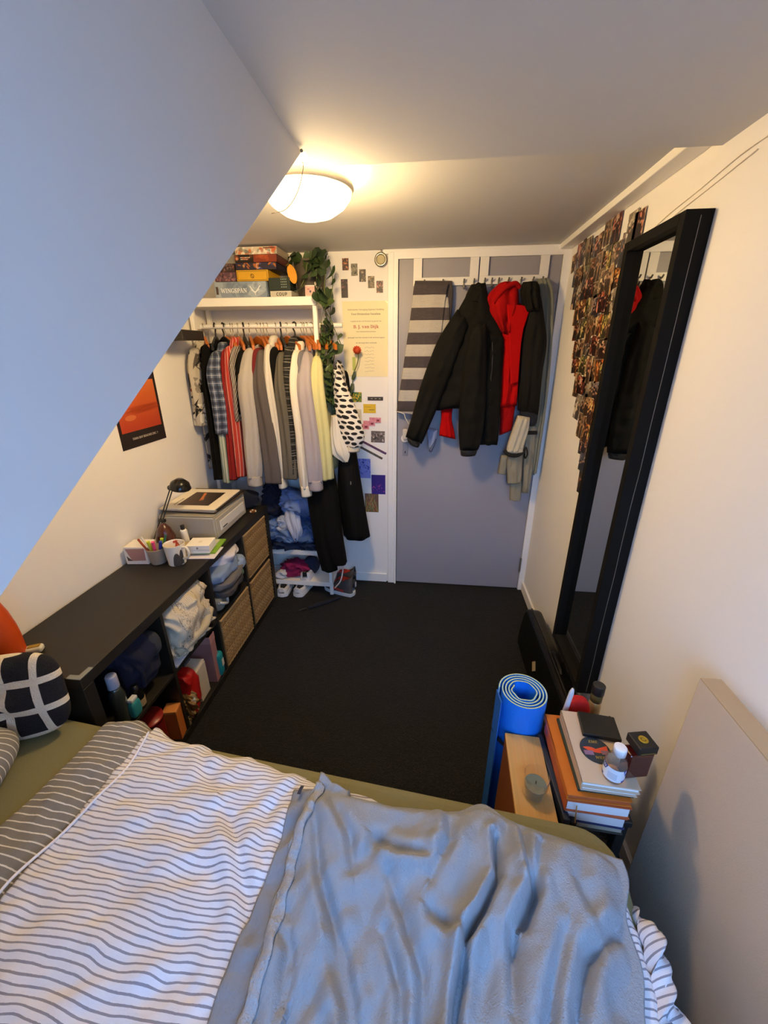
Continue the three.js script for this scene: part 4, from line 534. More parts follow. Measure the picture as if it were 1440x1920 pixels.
// ---------- heap of clothes and shoes on the low shelves ----------
{ const den = c => mat(c, 0.95, { bumpMap: clothBump, bumpScale: .001 });
  for (const [l, c, x, y, z, hx, hy, hz, sd, rz] of [['dark navy jeans at the bottom of the denim heap', '#1c2b4a', -0.87, 0.365, -2.41, 0.15, 0.035, 0.09, 101, 0], ['mid blue jeans on the right of the denim heap', '#4a6696', -0.80, 0.46, -2.39, 0.10, 0.07, 0.08, 102, .2], ['pale blue jeans on the left of the denim heap', '#7189ae', -0.95, 0.47, -2.38, 0.085, 0.075, 0.08, 103, -.1], ['blue jeans piled high at the back of the denim heap', '#3f5f9a', -0.87, 0.60, -2.43, 0.12, 0.08, 0.07, 104, .1], ['light washed denim jacket on top of the denim heap', '#6f87b8', -0.83, 0.67, -2.36, 0.09, 0.075, 0.065, 105, -.3]])
    { const t = thing('denim', l, 'jeans', [x, y, z], [0, 0, rz], 'heap of denim on the low shelf'); part(t, 'folded_denim', lump(hx, hy, hz, sd, { amp: 0.3, f: 24, nu: 80, nv: 56, ridge: 1.1 }), den(c)); }
  const s = thing('shirt', 'white sleeve trailing over the denim heap', 'shirt', [-0.86, 0.47, -2.30]); part(s, 'sleeve', loft([[0.0, 0.17, -0.01, 0.035, 0.025], [0.005, 0.1, 0.0, 0.045, 0.028], [0.025, 0.02, 0.012, 0.035, 0.025], [0.02, -0.05, 0.0, 0.015, 0.02]], { folds: [[5, .3, 1, 3], [9, .16, 2, -4]], seed: 31, m: 56 }), cloth('#b9bfd0')); part(s, 'cuff', lump(0.03, 0.05, 0.02, 107, { amp: .3, f: 40, ridge: 1.2, nu: 60, nv: 40 }), cloth('#aab3c8'), [-0.055, 0.06, 0.0]);
  const dk = thing('trousers', 'dark blue trousers hanging over the left of the denim heap', 'trousers', [-0.985, 0.70, -2.36]); part(dk, 'folded_cloth', lump(0.05, 0.13, 0.07, 108, { amp: .28, f: 22, ridge: 1.2, nu: 60, nv: 50 }), cloth('#131a30')); part(dk, 'turn_up', lump(0.03, 0.035, 0.03, 109, { amp: .1 }), cloth('#b0672a'), [0.03, 0.15, 0.06], null, 'orange turn-up');
  const m = thing('top', 'magenta top lying on the lowest shelf', 'top', [-0.90, 0.155, -2.40]); part(m, 'folded_cloth', lump(0.085, 0.055, 0.05, 110, { amp: .28, f: 22, nu: 60, nv: 40, ridge: 1 }), cloth('#8c1248'));
  const gs = thing('tights', 'dark blue cloth beside the magenta top', 'cloth', [-0.80, 0.15, -2.46]); part(gs, 'folded_cloth', lump(0.05, 0.055, 0.06, 111, { amp: .2 }), cloth('#2a3146'));
  const cr = thing('paper', 'crumpled white paper on the lowest shelf', 'paper', [-0.985, 0.12, -2.36]); part(cr, 'crumpled_sheet', lump(0.035, 0.028, 0.03, 112, { amp: .4, f: 50 }), mat('#cfcdd0', 0.8));
}
function shoe(name, label, p, turn, cU, cS, o = {}) {     // toe towards -z before the turn
  const t = thing(name, label, 'shoe', p, [0, turn, 0], o.group), L = 0.24, W = 0.043, k = o.h || 0.075, hw = s => W * (0.72 + 0.5 * Math.sin(Math.PI * Math.min(1, s * .95 + .02)) ** .9 * (s < .55 ? .62 : .9)) * (s > .86 ? Math.sqrt(Math.max(0.02, 1 - ((s - .86) / .14) ** 2)) : s < .07 ? Math.sqrt(Math.max(.05, 1 - ((.07 - s) / .07) ** 2)) : 1);
  const prof = []; for (let i = 0; i <= 30; i++) prof.push([hw(i / 30), -(i / 30) * L]); for (let i = 30; i >= 0; i--) prof.push([-hw(i / 30), -(i / 30) * L]);
  part(t, 'sole', at(ext(prof.map(([x, z]) => [x, -z - 0]), 0.022, 0.002), 0, 0.002, 0, -Math.PI / 2, 0, 0), mat(cS, 0.6));
  const top = s => s < .45 ? k - 0.018 * Math.sin(Math.PI * s / .45) + (o.hi || 0) * (1 - s / .6) : k * (1 - 0.62 * ((s - .45) / .55) ** .8) + (o.hi || 0) * Math.max(0, .25 - (s - .45) * 1.6);
  part(t, 'upper', grid(30, 20, (u, v) => { const s = 0.01 + .975 * u, a = (v - 0.5) * Math.PI, w = hw(s) * .97, open = s > .06 && s < .5, c = Math.cos(a), e = open ? 0.34 : 0.62; return [Math.sin(a) * w * (open ? (.62 + .38 * Math.abs(Math.sin(a))) : 1) * (open && Math.abs(v - .5) < .14 ? 1.5 : 1), 0.022 + (top(s) - 0.022) * Math.max(0, c) ** e * (open && Math.abs(v - .5) < .16 ? .55 : 1), -s * L]; }), mat(cU, 0.7));
  part(t, 'lining', at(new THREE.SphereGeometry(1, 20, 12).scale(0.026, 0.014, 0.05), 0, top(.22) * .86, -0.075), mat(o.lining || '#1a1a1c', 0.9));
  part(t, 'heel_tab', box(0.03, 0.035, 0.006, 0.003), mat(o.tab || cU, 0.6), [0, k * .72 + (o.hi || 0) * .5, -0.002]);
  for (let i = 0; i < 4; i++) part(t, 'lace', tube([[-0.017, top(.5 + i * .06) + .002, -L * (.5 + i * .06)], [0, top(.5 + i * .06) + .007, -L * (.5 + i * .06)], [0.017, top(.5 + i * .06) + .002, -L * (.5 + i * .06)]], 0.0025, 8, 6), mat(o.lace || '#e9e6e2', 0.8));
  for (const sx of [-1, 1]) part(t, 'side_mark', grid(8, 2, (u, v) => { const s = .25 + .45 * u; return [sx * (hw(s) * 1.0 + .0012), 0.03 + (o.mark2 ? .014 * u : .03 * (1 - u)) + v * (o.mark2 ? 0.018 : 0.009), -s * L]; }), mat(o.mark || '#2a2a2a', 0.6));
  return t;
}
shoe('sneaker', 'white sneaker under the low shelf, left of the pair', [-0.965, 0, -2.255], 0.1, '#dcdad6', '#e6e4e0', { tab: '#e6e4e0', mark: '#c9c7c4', group: 'white sneakers under the rack' });
shoe('sneaker', 'white sneaker with a dark side stripe, right of the pair', [-0.86, 0, -2.265], -0.12, '#dcdad6', '#e6e4e0', { tab: '#e6e4e0', group: 'white sneakers under the rack' });
shoe('sneaker', 'white sneaker with a black heel tab on the lowest shelf', [-0.815, 0.093, -2.325], 0.1, '#dcdade', '#dcdade', { tab: '#101014', mark: '#23232a', lining: '#101014', lace: '#15151a' });
shoe('high_top', 'grey high-top shoe with red lining beside the rack, in front', [-0.475, 0, -2.33], 1.2, '#4d4947', '#c9cdd0', { h: .1, hi: 0.07, lining: '#c2301c', mark: '#c23a2a', mark2: true, tab: '#4d4947', lace: '#c2301c', group: 'grey and red high-top shoes' });
shoe('high_top', 'grey high-top shoe with red lining behind its pair by the wall', [-0.485, 0, -2.44], 1.35, '#4d4947', '#c9cdd0', { h: .1, hi: 0.07, lining: '#c2301c', mark: '#c23a2a', mark2: true, tab: '#4d4947', lace: '#c2301c', group: 'grey and red high-top shoes' });
{ const t = thing('umbrella', 'folded dark blue umbrella lying on the carpet by the rack foot', 'umbrella', [-0.66, 0.014, -2.2], [0, 0.65, 0]); part(t, 'folded_canopy', at(lathe([[0, -0.12], [0.006, -0.12], [0.012, -0.05], [0.014, 0.05], [0.012, 0.1], [0, 0.105]], 12), 0, 0, 0, 0, 0, Math.PI / 2), cloth('#171c2a')); part(t, 'handle', bar([-0.12, 0, 0], [-0.17, 0, 0], 0.005), blackPl); }
// ---------- board games on the rack ----------
function gameBox(label, x0, x1, y0, y1, c, draw, o = {}) {
  const w = x1 - x0, h = y1 - y0, d = o.d || 0.19, z1 = (o.z ?? -2.325), t = thing('board_game', label, 'board game', [(x0 + x1) / 2, y0, z1 - d / 2], [0, o.turn || 0, 0], 'board games on top of the clothes rack');
  part(t, 'box_base', box(w - 0.004, h * .4, d - 0.004, 0.001), mat(c, 0.6), [0, h * .2, 0]); part(t, 'lid', box(w, h * .82, d, 0.0015), mat(c, 0.5), [0, h * .59, 0]);
  if (draw) { const tx = canvas(512, Math.max(48, Math.round(512 * h / w)), draw); part(t, 'front_print', card(w * .985, h * .97, 0.0006), mat('#ffffff', 0.5, { map: tx }), [0, h / 2, d / 2 + 0.0006]); }
  return t;
}
const blobs = (g, w, h, cols, n, s) => { for (let i = 0; i < n; i++) { g.fillStyle = cols[rnd(cols.length) | 0]; g.beginPath(); g.ellipse(rnd(w), rnd(h), s * (0.3 + rnd()), s * (.2 + rnd(.5)), rnd(3), 0, 7); g.fill(); } };
gameBox('silver blue board game box lettered WINGSPAN at the front of the rack top', -1.175, -0.885, RTOP, 1.911, '#7f8ea0', (g, w, h) => { g.fillStyle = '#8593a4'; g.fillRect(0, 0, w, h); blobs(g, w, h, ['rgba(190,200,208,.35)', 'rgba(90,105,125,.3)'], 26, 60); g.fillStyle = '#4a3a34'; g.fillRect(10, h * .3, 24, h * .5); g.fillStyle = '#e6e8e6'; g.font = 'bold 52px serif'; g.textBaseline = 'middle'; g.fillText('WINGSPAN', 58, h * .56, 260); g.strokeStyle = '#dfe3df'; g.lineWidth = 9; g.beginPath(); g.moveTo(352, h * .28); g.quadraticCurveTo(380, h * .62, 400, h * .66); g.quadraticCurveTo(420, h * .6, 452, h * .25); g.stroke(); g.lineWidth = 6; g.beginPath(); g.moveTo(362, h * .5); g.lineTo(398, h * .72); g.lineTo(440, h * .48); g.moveTo(398, h * .66); g.lineTo(404, h * .86); g.stroke(); });
gameBox('small pale game box lettered COUP right of the silver blue one', -0.868, -0.752, RTOP, 1.864, '#b7b2a4', (g, w, h) => { g.fillStyle = '#b9b4a6'; g.fillRect(0, 0, w, h); g.fillStyle = '#25231f'; g.font = 'bold 100px sans-serif'; g.textBaseline = 'middle'; g.textAlign = 'center'; g.fillText('COUP', w / 2 + 20, h / 2 + 6, 330); }, { d: 0.12 });
gameBox('mauve board game box left of the yellow one', -1.165, -1.048, 1.912, 1.956, '#5d3f4b', (g, w, h) => { g.fillStyle = '#5c3c48'; g.fillRect(0, 0, w, h); blobs(g, w, h, ['rgba(170,110,110,.6)', 'rgba(40,25,35,.5)', 'rgba(190,150,140,.4)'], 40, 40); });
gameBox('bright yellow board game box with a dark emblem', -1.043, -0.87, 1.912, 1.963, '#c8961c', (g, w, h) => { g.fillStyle = '#d1a022'; g.fillRect(0, 0, w, h); g.strokeStyle = '#7a5a10'; g.lineWidth = 8; g.strokeRect(14, 14, w - 28, h - 28); g.strokeStyle = '#6a4c10'; g.lineWidth = 10; g.beginPath(); g.arc(w / 2, h * .55, 26, 0, 7); g.moveTo(w / 2 - 24, h * .35); g.lineTo(w / 2 + 20, h * .75); g.stroke(); });
gameBox('dark brown board game box at the left edge of the pile', -1.145, -1.05, 1.957, 1.995, '#3a2a26', (g, w, h) => { g.fillStyle = '#3b2a28'; g.fillRect(0, 0, w, h); blobs(g, w, h, ['rgba(150,90,70,.6)', 'rgba(190,170,150,.4)'], 20, 40); });
gameBox('dark purple board game box with an orange glow print', -1.043, -0.822, 1.964, 1.996, '#231f33', (g, w, h) => { g.fillStyle = '#272238'; g.fillRect(0, 0, w, h); blobs(g, w, h, ['rgba(220,120,30,.7)', 'rgba(90,80,140,.6)', 'rgba(240,190,80,.5)'], 14, 30); g.strokeStyle = '#b7c0d6'; g.lineWidth = 5; g.beginPath(); g.arc(w * .56, h / 2, 24, .5, 5); g.stroke(); });
gameBox('board game box half black and half rust red', -1.043, -0.816, 1.997, 2.031, '#5f2418', (g, w, h) => { g.fillStyle = '#1c1512'; g.fillRect(0, 0, w * .45, h); g.fillStyle = '#7c3018'; g.fillRect(w * .45, 0, w, h); g.fillStyle = '#d9d3c6'; g.beginPath(); g.arc(26, h / 2, 15, 0, 7); g.fill(); g.fillRect(70, h * .3, 120, 9); g.fillRect(70, h * .55, 90, 8); blobs(g, w, h, ['rgba(190,90,40,.4)'], 12, 40); });
gameBox('white and orange board game box, topmost of the pile', -1.036, -0.812, 2.032, 2.066, '#b0a08c', (g, w, h) => { g.fillStyle = '#d2c4ae'; g.fillRect(0, 0, w, h); blobs(g, w, h, ['rgba(200,100,50,.7)', 'rgba(240,230,215,.7)', 'rgba(110,120,110,.5)', 'rgba(160,60,40,.5)'], 40, 34); g.fillStyle = '#6b3a2a'; g.fillRect(w * .68, 8, w * .28, 12); });
gameBox('dark green card game box standing on the pale small box', -0.872, -0.756, 1.865, 1.925, '#1f2b24', (g, w, h) => { g.fillStyle = '#1d2a23'; g.fillRect(0, 0, w, h); g.fillStyle = 'rgba(190,200,190,.75)'; for (let i = 0; i < 16; i++) g.fillRect(w * .58 + (i % 4) * 38, 20 + (i >> 2) * 54, 18, 24); }, { d: 0.1 });
// ---------- plants ----------
function leafGeo(L, W, droop, fold) {      // heart shaped blade, stalk end at the origin, pointing +y
  const n = 8, w = s => W * Math.pow(Math.sin(Math.PI * Math.min(1, (s * .86 + .14))), .8) * (1.15 - .35 * s);
  return grid(4, n, (u, v) => { const q = (u - .5) * 2, ww = v >= 1 ? 0 : w(v), back = v < .15 ? -0.12 * L * Math.abs(q) * (1 - v / .15) : 0; return [q * ww, v * L + back - 0, -droop * L * v * v + fold * Math.abs(q) * ww]; });
}
const leaves = [leafGeo(0.068, 0.027, 0.35, 0.3), leafGeo(0.082, 0.033, 0.5, 0.25), leafGeo(0.056, 0.022, 0.25, 0.35)];
const gM = ['#2f4020', '#3a4d28', '#27391e', '#4a5a30'].map(c => mat(c, 0.5, { transmission: 0.0, clearcoat: 0.15 })), stemM = mat('#5f6a38', 0.7);
function vine(t, pts, n, size = 1, spread = 1) {
  const c = new THREE.CatmullRomCurve3(pts.map(p => V(...p))); part(t, 'vine', new THREE.TubeGeometry(c, 40, 0.0022, 6), stemM);
  for (let i = 0; i < n; i++) { const p = c.getPoint((i + .5 + rnd(-.3, .3)) / n), a = rnd(-1.5, 1.5), st = 0.02 * size * spread, e = [p.x + Math.sin(a) * st, p.y + 0.008, Math.min(p.z + Math.cos(a) * st * .8, 1)];
    const k = (i * 7 + (rnd(3) | 0)) % 3, sc = size * rnd(.8, 1.15), lf = part(t, 'leaf', leaves[k], gM[rnd(4) | 0], e, [Math.PI * .88 + rnd(-.5, .3), a + rnd(-.5, .5), rnd(-.6, .6)]); lf.scale.setScalar(sc);
    if (lf.position.z + t.position.z < -2.48) lf.position.z = -2.48 - t.position.z; }
}
{ const t = thing('potted_plant', 'trailing plant with heart shaped leaves in a dark pot on the rack top', 'plant', [-0.672, RTOP, -2.43]);
  const pot = mat('#4a4336', 0.7, { bumpMap: fineBump, bumpScale: .0006 });
  part(t, 'pot', lathe([[0, 0], [0.066, 0], [0.07, 0.01], [0.081, 0.12], [0.085, 0.125], [0.086, 0.178], [0.078, 0.178], [0.074, 0.13], [0.06, 0.14], [0, 0.14]], 36), pot);
  part(t, 'soil', at(cyl(0.072, 0.072, 0.01, 24), 0, 0.145, 0), mat('#241a12', 1));
  const w = (x, y, z) => [x + 0.672, y - RTOP, z + 2.43];
  vine(t, [w(-0.69, 1.98, -2.42), w(-0.70, 2.02, -2.40), w(-0.73, 2.03, -2.37), w(-0.77, 2.02, -2.36)], 7, .95);
  vine(t, [w(-0.65, 1.98, -2.42), w(-0.64, 2.03, -2.38), w(-0.63, 2.04, -2.34)], 5, 1.0);
  vine(t, [w(-0.64, 1.98, -2.43), w(-0.60, 2.04, -2.40), w(-0.57, 2.04, -2.36)], 5, 1.1);
  vine(t, [w(-0.63, 1.98, -2.42), w(-0.59, 2.02, -2.37), w(-0.565, 1.94, -2.32), w(-0.57, 1.86, -2.31), w(-0.56, 1.79, -2.32)], 10, 1.05);
  vine(t, [w(-0.64, 1.98, -2.41), w(-0.61, 2.0, -2.34), w(-0.605, 1.93, -2.30), w(-0.60, 1.86, -2.29), w(-0.59, 1.80, -2.30), w(-0.555, 1.73, -2.33), w(-0.53, 1.66, -2.36), w(-0.50, 1.58, -2.38)], 13, .95);
  vine(t, [w(-0.62, 1.98, -2.43), w(-0.57, 2.0, -2.40), w(-0.54, 1.92, -2.38), w(-0.55, 1.82, -2.36), w(-0.56, 1.72, -2.36), w(-0.555, 1.62, -2.35), w(-0.56, 1.5, -2.34), w(-0.55, 1.38, -2.33), w(-0.545, 1.26, -2.32)], 18, .8);
  vine(t, [w(-0.65, 1.98, -2.40), w(-0.66, 1.99, -2.34), w(-0.665, 1.93, -2.31), w(-0.69, 1.88, -2.30)], 5, .85);
  part(t, 'yellow_disc', at(cyl(0.045, 0.045, 0.008, 32).scale(0.5, 1, 1), 0, 0, 0, Math.PI / 2, 0, 0).rotateZ(.25), mat('#d08e1f', 0.4), w(-0.742, 1.94, -2.33), null, 'yellow disc leaning on the pot');
  part(t, 'white_ring', at(new THREE.TorusGeometry(0.045, 0.006, 8, 28, 3.4), 0, 0, 0, 0, -0.6, 1.4), mat('#cfc8b6', 0.6), w(-0.60, 1.92, -2.345), null, 'pale curved handle');
}
{ const t = thing('art_card', 'small pale pink card leaning on the dark plant pot', 'card', [-0.655, 1.862 + .0, -2.335], [-0.06, 0.1, 0]); part(t, 'card', card(0.05, 0.054, 0.002), mat('#ffffff', 0.7, { map: canvas(128, 128, (g, w, h) => { g.fillStyle = '#d3a99f'; g.fillRect(0, 0, w, h); g.fillStyle = '#e9d8cc'; g.fillRect(0, 0, w, 12); g.fillRect(0, h - 12, w, 12); g.fillStyle = '#4a4a6a'; g.beginPath(); g.arc(70, 70, 14, 0, 7); g.fill(); g.fillStyle = '#7d3b3b'; g.fillRect(30, 40, 30, 8); }) })); }
{ const t = thing('hanging_plant', 'dense green leafy plant hanging below the trailing vines on the right post', 'plant', [-0.57, 1.2, -2.33]);
  for (let i = 0; i < 7; i++) { const a = rnd(-.05, .05), x0 = rnd(-.04, .02); vine(t, [[x0 * .4, 0.48 + rnd(-.03, .03), -0.01], [x0, 0.4, 0.02], [x0 + a * .5, 0.26, 0.03], [x0 + a, 0.12 - rnd(.08), 0.025]], 9, .62, 1.2); }
  part(t, 'hanging_pot', lathe([[0, 0], [0.028, 0], [0.036, 0.07], [0.033, 0.07], [0.026, 0.006], [0, 0.006]]), mat('#2b2a22', 0.6), [-0.005, 0.43, -0.015]);
  for (const s of [-1, 1]) part(t, 'cord', bar([-0.005 + s * .034, 0.5, -0.015], [-0.02, 0.625, -0.06], 0.0015, 6), stemM);
}
{ const t = thing('flower', 'single orange flower with a curved stem in front of the certificate', 'flower', [-0.45, 1.38, -2.49]);
  part(t, 'stem', tube([[-0.03, 0, -0.04], [-0.022, 0.06, -0.03], [0.005, 0.11, -0.01], [0.018, 0.16, 0], [0.012, 0.19, 0.01]], 0.0028, 30, 6), stemM);
  for (let i = 0; i < 12; i++) { const p = part(t, 'petal', leafGeo(0.028, 0.011, 0.2, .2), mat('#cf4a12', 0.6), [0.012, 0.192, 0.012], [0.35, 0, i / 12 * 6.283]); p.scale.y = .95; }
  part(t, 'flower_head', new THREE.SphereGeometry(0.018, 16, 10).scale(1, 1, .7), mat('#b53c0c', 0.7), [0.012, 0.192, 0.012]);
  part(t, 'leaf', leafGeo(0.05, 0.012, .3, .2), gM[0], [-0.026, 0.03, -0.035], [0.2, 0, -0.4]); part(t, 'leaf', leafGeo(0.06, 0.013, .4, .2), gM[2], [-0.03, 0.0, -0.04], [Math.PI * .95, 0, 0.1]);
  const c = thing('card', 'pale green strip of card behind the orange flower stem', 'card', [-0.468, 1.497, -2.5385]); part(c, 'card', card(0.02, 0.075, 0.0015), mat('#b7bf62', 0.7));
}
// ---------- back wall: certificate, prints, switch, round lamp ----------
const WZ = ZB + 0.0013;
function printOn(name, label, cat, x0, x1, y1, y0, draw, o = {}) { const w = x1 - x0, h = y1 - y0, px = o.px || 96, t = thing(name, label, cat, [(x0 + x1) / 2, (y0 + y1) / 2, WZ + (o.dz || 0)], [0, 0, o.rz || 0], o.group); part(t, 'print', card(w, h, 0.0015), mat('#ffffff', o.rough || 0.45, { map: canvas(Math.round(px * Math.max(1, w / h)), Math.round(px * Math.max(1, h / w)), draw) })); return t; }
const photo = (bg, cols, n = 26, s = 18) => (g, w, h) => { g.fillStyle = bg; g.fillRect(0, 0, w, h); blobs(g, w, h, cols, n, s); };
const PG = 'small photo prints descending towards the door';
printOn('photo_print', 'small photo print with orange tones, first of the descending row', 'photo', -0.519, -0.483, 2.044, 1.986, photo('#4a2c22', ['#a5552f', '#2b1a1c', '#c98a5a', '#7d4038']), { group: PG });
printOn('photo_print', 'small grey street photo print, second of the descending row', 'photo', -0.470, -0.434, 2.017, 1.958, photo('#6d675b', ['#a49c8a', '#2d2b27', '#8a7e6a']), { group: PG });
printOn('photo_print', 'small dark photo print with a pale figure, third of the descending row', 'photo', -0.425, -0.388, 1.989, 1.928, photo('#3b302a', ['#9a8a72', '#1d1a19', '#6d4a3a']), { group: PG });
printOn('photo_print', 'small brown photo print, fourth of the descending row', 'photo', -0.376, -0.340, 1.955, 1.896, photo('#54483a', ['#a18c6a', '#2a2620', '#7c6a52']), { group: PG });
printOn('photo_print', 'small plum red photo print, last of the descending row', 'photo', -0.329, -0.292, 1.931, 1.872, photo('#3a1c24', ['#8a3a3a', '#22141c', '#b07a62']), { group: PG });
printOn('photo_print', 'larger dark purple photo print under the first of the descending row', 'photo', -0.530, -0.492, 1.943, 1.850, photo('#2c1c28', ['#5a3038', '#1a1220', '#7c5a5a']));
{ const t = printOn('certificate', 'cream certificate sheet with red and black lettering on the white wall', 'certificate', -0.528, -0.256, 1.832, 1.424, (g, w, h) => { g.fillStyle = '#f0e2b4'; g.fillRect(0, 0, w, h); for (let i = 0; i < 4000; i++) { g.fillStyle = 'rgba(160,130,60,.05)'; g.fillRect(rnd(w), rnd(h), 3, 2); }
    g.textAlign = 'center'; g.fillStyle = '#4b4334'; const ln = (y, t, f) => { g.font = f; g.fillText(t, w / 2, y, w * .86); };
    ln(h * .115, 'Nederlandse Vereniging Diploma Uitreiking', '19px serif'); ln(h * .175, 'Voor Promotion Vacation', 'bold 25px serif'); ln(h * .262, 'toegekend door de Promotie op grond van', '17px serif'); g.fillStyle = '#a5382c'; ln(h * .345, 'B. J. van Dijk', 'bold 44px serif'); g.fillStyle = '#4b4334'; ln(h * .395, 'voor uitmuntende prestaties', '16px serif'); ln(h * .475, 'geslaagd voor het examen in de wetenschappen', '18px serif'); ln(h * .545, 'en ontvangt deze oorkonde', '18px serif');
    g.strokeStyle = 'rgba(60,55,50,.75)'; g.lineWidth = 1.6; for (let i = 0; i < 8; i++) { const y = h * (.60 + i * .046); g.beginPath(); g.moveTo(w * .46, y); for (let k = 0; k < 9; k++) g.lineTo(w * .46 + k * 13 + rnd(6), y + rnd(-7, 7)); g.stroke(); } }, { px: 512, rough: .6 });
  part(t, 'laminate_corner', card(0.02, 0.003, 0.001), mat('#fff6dc', 0.2), [0.122, 0.196, 0.0012], [0, 0, -0.8]); }
printOn('picture_card', 'photo card of yellow flowers above the wall socket', 'card', -0.503, -0.427, 1.333, 1.274, photo('#4a6a24', ['#c9a21a', '#2d4a1c', '#e0c03a', '#6a8a2e'], 40, 14));
printOn('label_strip', 'narrow black strip with pale dashes on the white wall', 'strip', -0.390, -0.294, 1.306, 1.284, (g, w, h) => { g.fillStyle = '#3d362c'; g.fillRect(0, 0, w, h); g.fillStyle = '#a59a82'; for (let i = 0; i < 3; i++) g.fillRect(w * (.2 + i * .26), h * .4, w * .13, h * .22); });
printOn('ticket', 'yellow ticket on the white wall right of the socket', 'ticket', -0.418, -0.340, 1.262, 1.207, (g, w, h) => { g.fillStyle = '#dfba1c'; g.fillRect(0, 0, w, h); g.fillStyle = '#7d6a1a'; g.fillRect(w * .45, h * .6, w * .45, 7); g.fillRect(w * .1, h * .3, w * .5, 3); });
[[-0.381, -0.308, 1.181, 1.149, 'topmost and rightmost'], [-0.420, -0.345, 1.160, 1.128, 'middle'], [-0.459, -0.384, 1.139, 1.107, 'lowest and leftmost']].forEach(([a, b, c, d, l], i) => printOn('ticket', `pink ticket, ${l} of the three overlapping ones`, 'ticket', a, b, c, d, (g, w, h) => { g.fillStyle = '#dd8d94'; g.fillRect(0, 0, w, h); blobs(g, w, h, ['rgba(170,50,70,.5)', 'rgba(245,200,200,.6)'], 14, 14); g.fillStyle = '#8a3040'; g.fillRect(w * .62, h * .35, w * .25, h * .4); }, { group: 'pink tickets', dz: 0.0016 * (2 - i), rz: -0.02 }));
printOn('photo_print', 'grey brown group photo on the white wall beside the door frame', 'photo', -0.372, -0.284, 1.096, 1.023, photo('#6b6058', ['#9a8c80', '#3a332e', '#c2b2a2', '#54463c'], 40, 12), { rz: -0.02 });
printOn('picture_card', 'lilac card with dark blue blossoms on the white wall', 'card', -0.466, -0.379, 0.914, 0.783, (g, w, h) => { g.fillStyle = '#8b8fd6'; g.fillRect(0, 0, w, h); blobs(g, w, h * .8, ['#2b2a86', '#3a38a0', '#5a5ac0'], 46, 9); }, { px: 128 });
printOn('picture_card', 'deep purple card with pink flowers near the door frame', 'card', -0.374, -0.281, 0.807, 0.673, (g, w, h) => { g.fillStyle = '#37217e'; g.fillRect(0, 0, w, h); g.save(); g.translate(0, h * .5); blobs(g, w, h * .4, ['#b43a9a', '#7a2f8f', '#d060a0'], 26, 6); g.restore(); }, { px: 128, dz: .0004 });
printOn('picture_card', 'brown and green plant photo card, lowest on the white wall', 'card', -0.421, -0.328, 0.675, 0.541, (g, w, h) => { g.fillStyle = '#6a5444'; g.fillRect(0, 0, w, h); for (let i = 0; i < 60; i++) { g.strokeStyle = ['#7d3b34', '#50683a', '#b58a4a', '#8a8a5a'][i % 4]; g.lineWidth = 2 + rnd(4); g.beginPath(); g.moveTo(rnd(w), h); g.lineTo(rnd(w), rnd(h * .7)); g.stroke(); } }, { px: 128 });
for (const [l, xa, ya, xb, yb, c] of [['upper plum and grey fabric ribbon slanting across the white wall', -0.468, 1.048, -0.275, 0.95, '#5b3a5c'], ['lower grey fabric ribbon slanting across the white wall', -0.466, 1.003, -0.30, 0.917, '#55534c']]) { const L = Math.hypot(xb - xa, yb - ya), t = thing('ribbon', l, 'ribbon', [(xa + xb) / 2, (ya + yb) / 2, WZ], [0, 0, Math.atan2(yb - ya, xb - xa)]); part(t, 'band', card(L, 0.014, 0.0018), mat('#ffffff', 0.9, { map: canvas(256, 32, (g, w, h) => { g.fillStyle = c; g.fillRect(0, 0, w, h); for (let i = 0; i < 30; i++) { g.fillStyle = `rgba(200,190,190,${rnd(.4)})`; g.fillRect(rnd(w), rnd(h), 10, 4); } }) })); }
{ const t = thing('wall_socket', 'white wall socket plate with a round recess under the flower card', 'socket', [-0.4675, 1.195, ZB + 0.006]); const pm = mat('#d8d0bb', 0.4); part(t, 'plate', box(0.072, 0.074, 0.012, 0.004), pm); part(t, 'recess', at(new THREE.TorusGeometry(0.022, 0.003, 8, 28), 0, 0, 0.007), mat('#c2b9a2', 0.4)); part(t, 'socket_face', at(cyl(0.02, 0.02, 0.002, 24), 0, 0, 0.0062, Math.PI / 2), mat('#8f8772', 0.5)); for (const s of [-1, 1]) part(t, 'pin_hole', at(cyl(0.0028, 0.0028, 0.002, 10), s * 0.0095, 0, 0.0076, Math.PI / 2), mat('#15130f', 0.6)); }
{ const t = thing('round_ornament', 'round chrome rimmed ornament hanging on a hook beside the door', 'ornament', [-0.301, 2.03, ZB + 0.018]); part(t, 'rim', new THREE.TorusGeometry(0.028, 0.008, 12, 36), chrome); part(t, 'face', at(lathe([[0, 0.012], [0.014, 0.01], [0.024, 0.003], [0.026, 0], [0, 0]]), 0, 0, -0.002, Math.PI / 2), mat('#c9bd94', 0.3)); part(t, 'back_plate', at(cyl(0.03, 0.03, 0.014, 28), 0, 0, -0.011, Math.PI / 2), chrome); part(t, 'hook', tube([[0, 0.034, 0], [0.004, 0.042, 0.0], [0, 0.046, -0.006], [0, 0.042, -0.014]], 0.0022, 16, 6), chrome); }
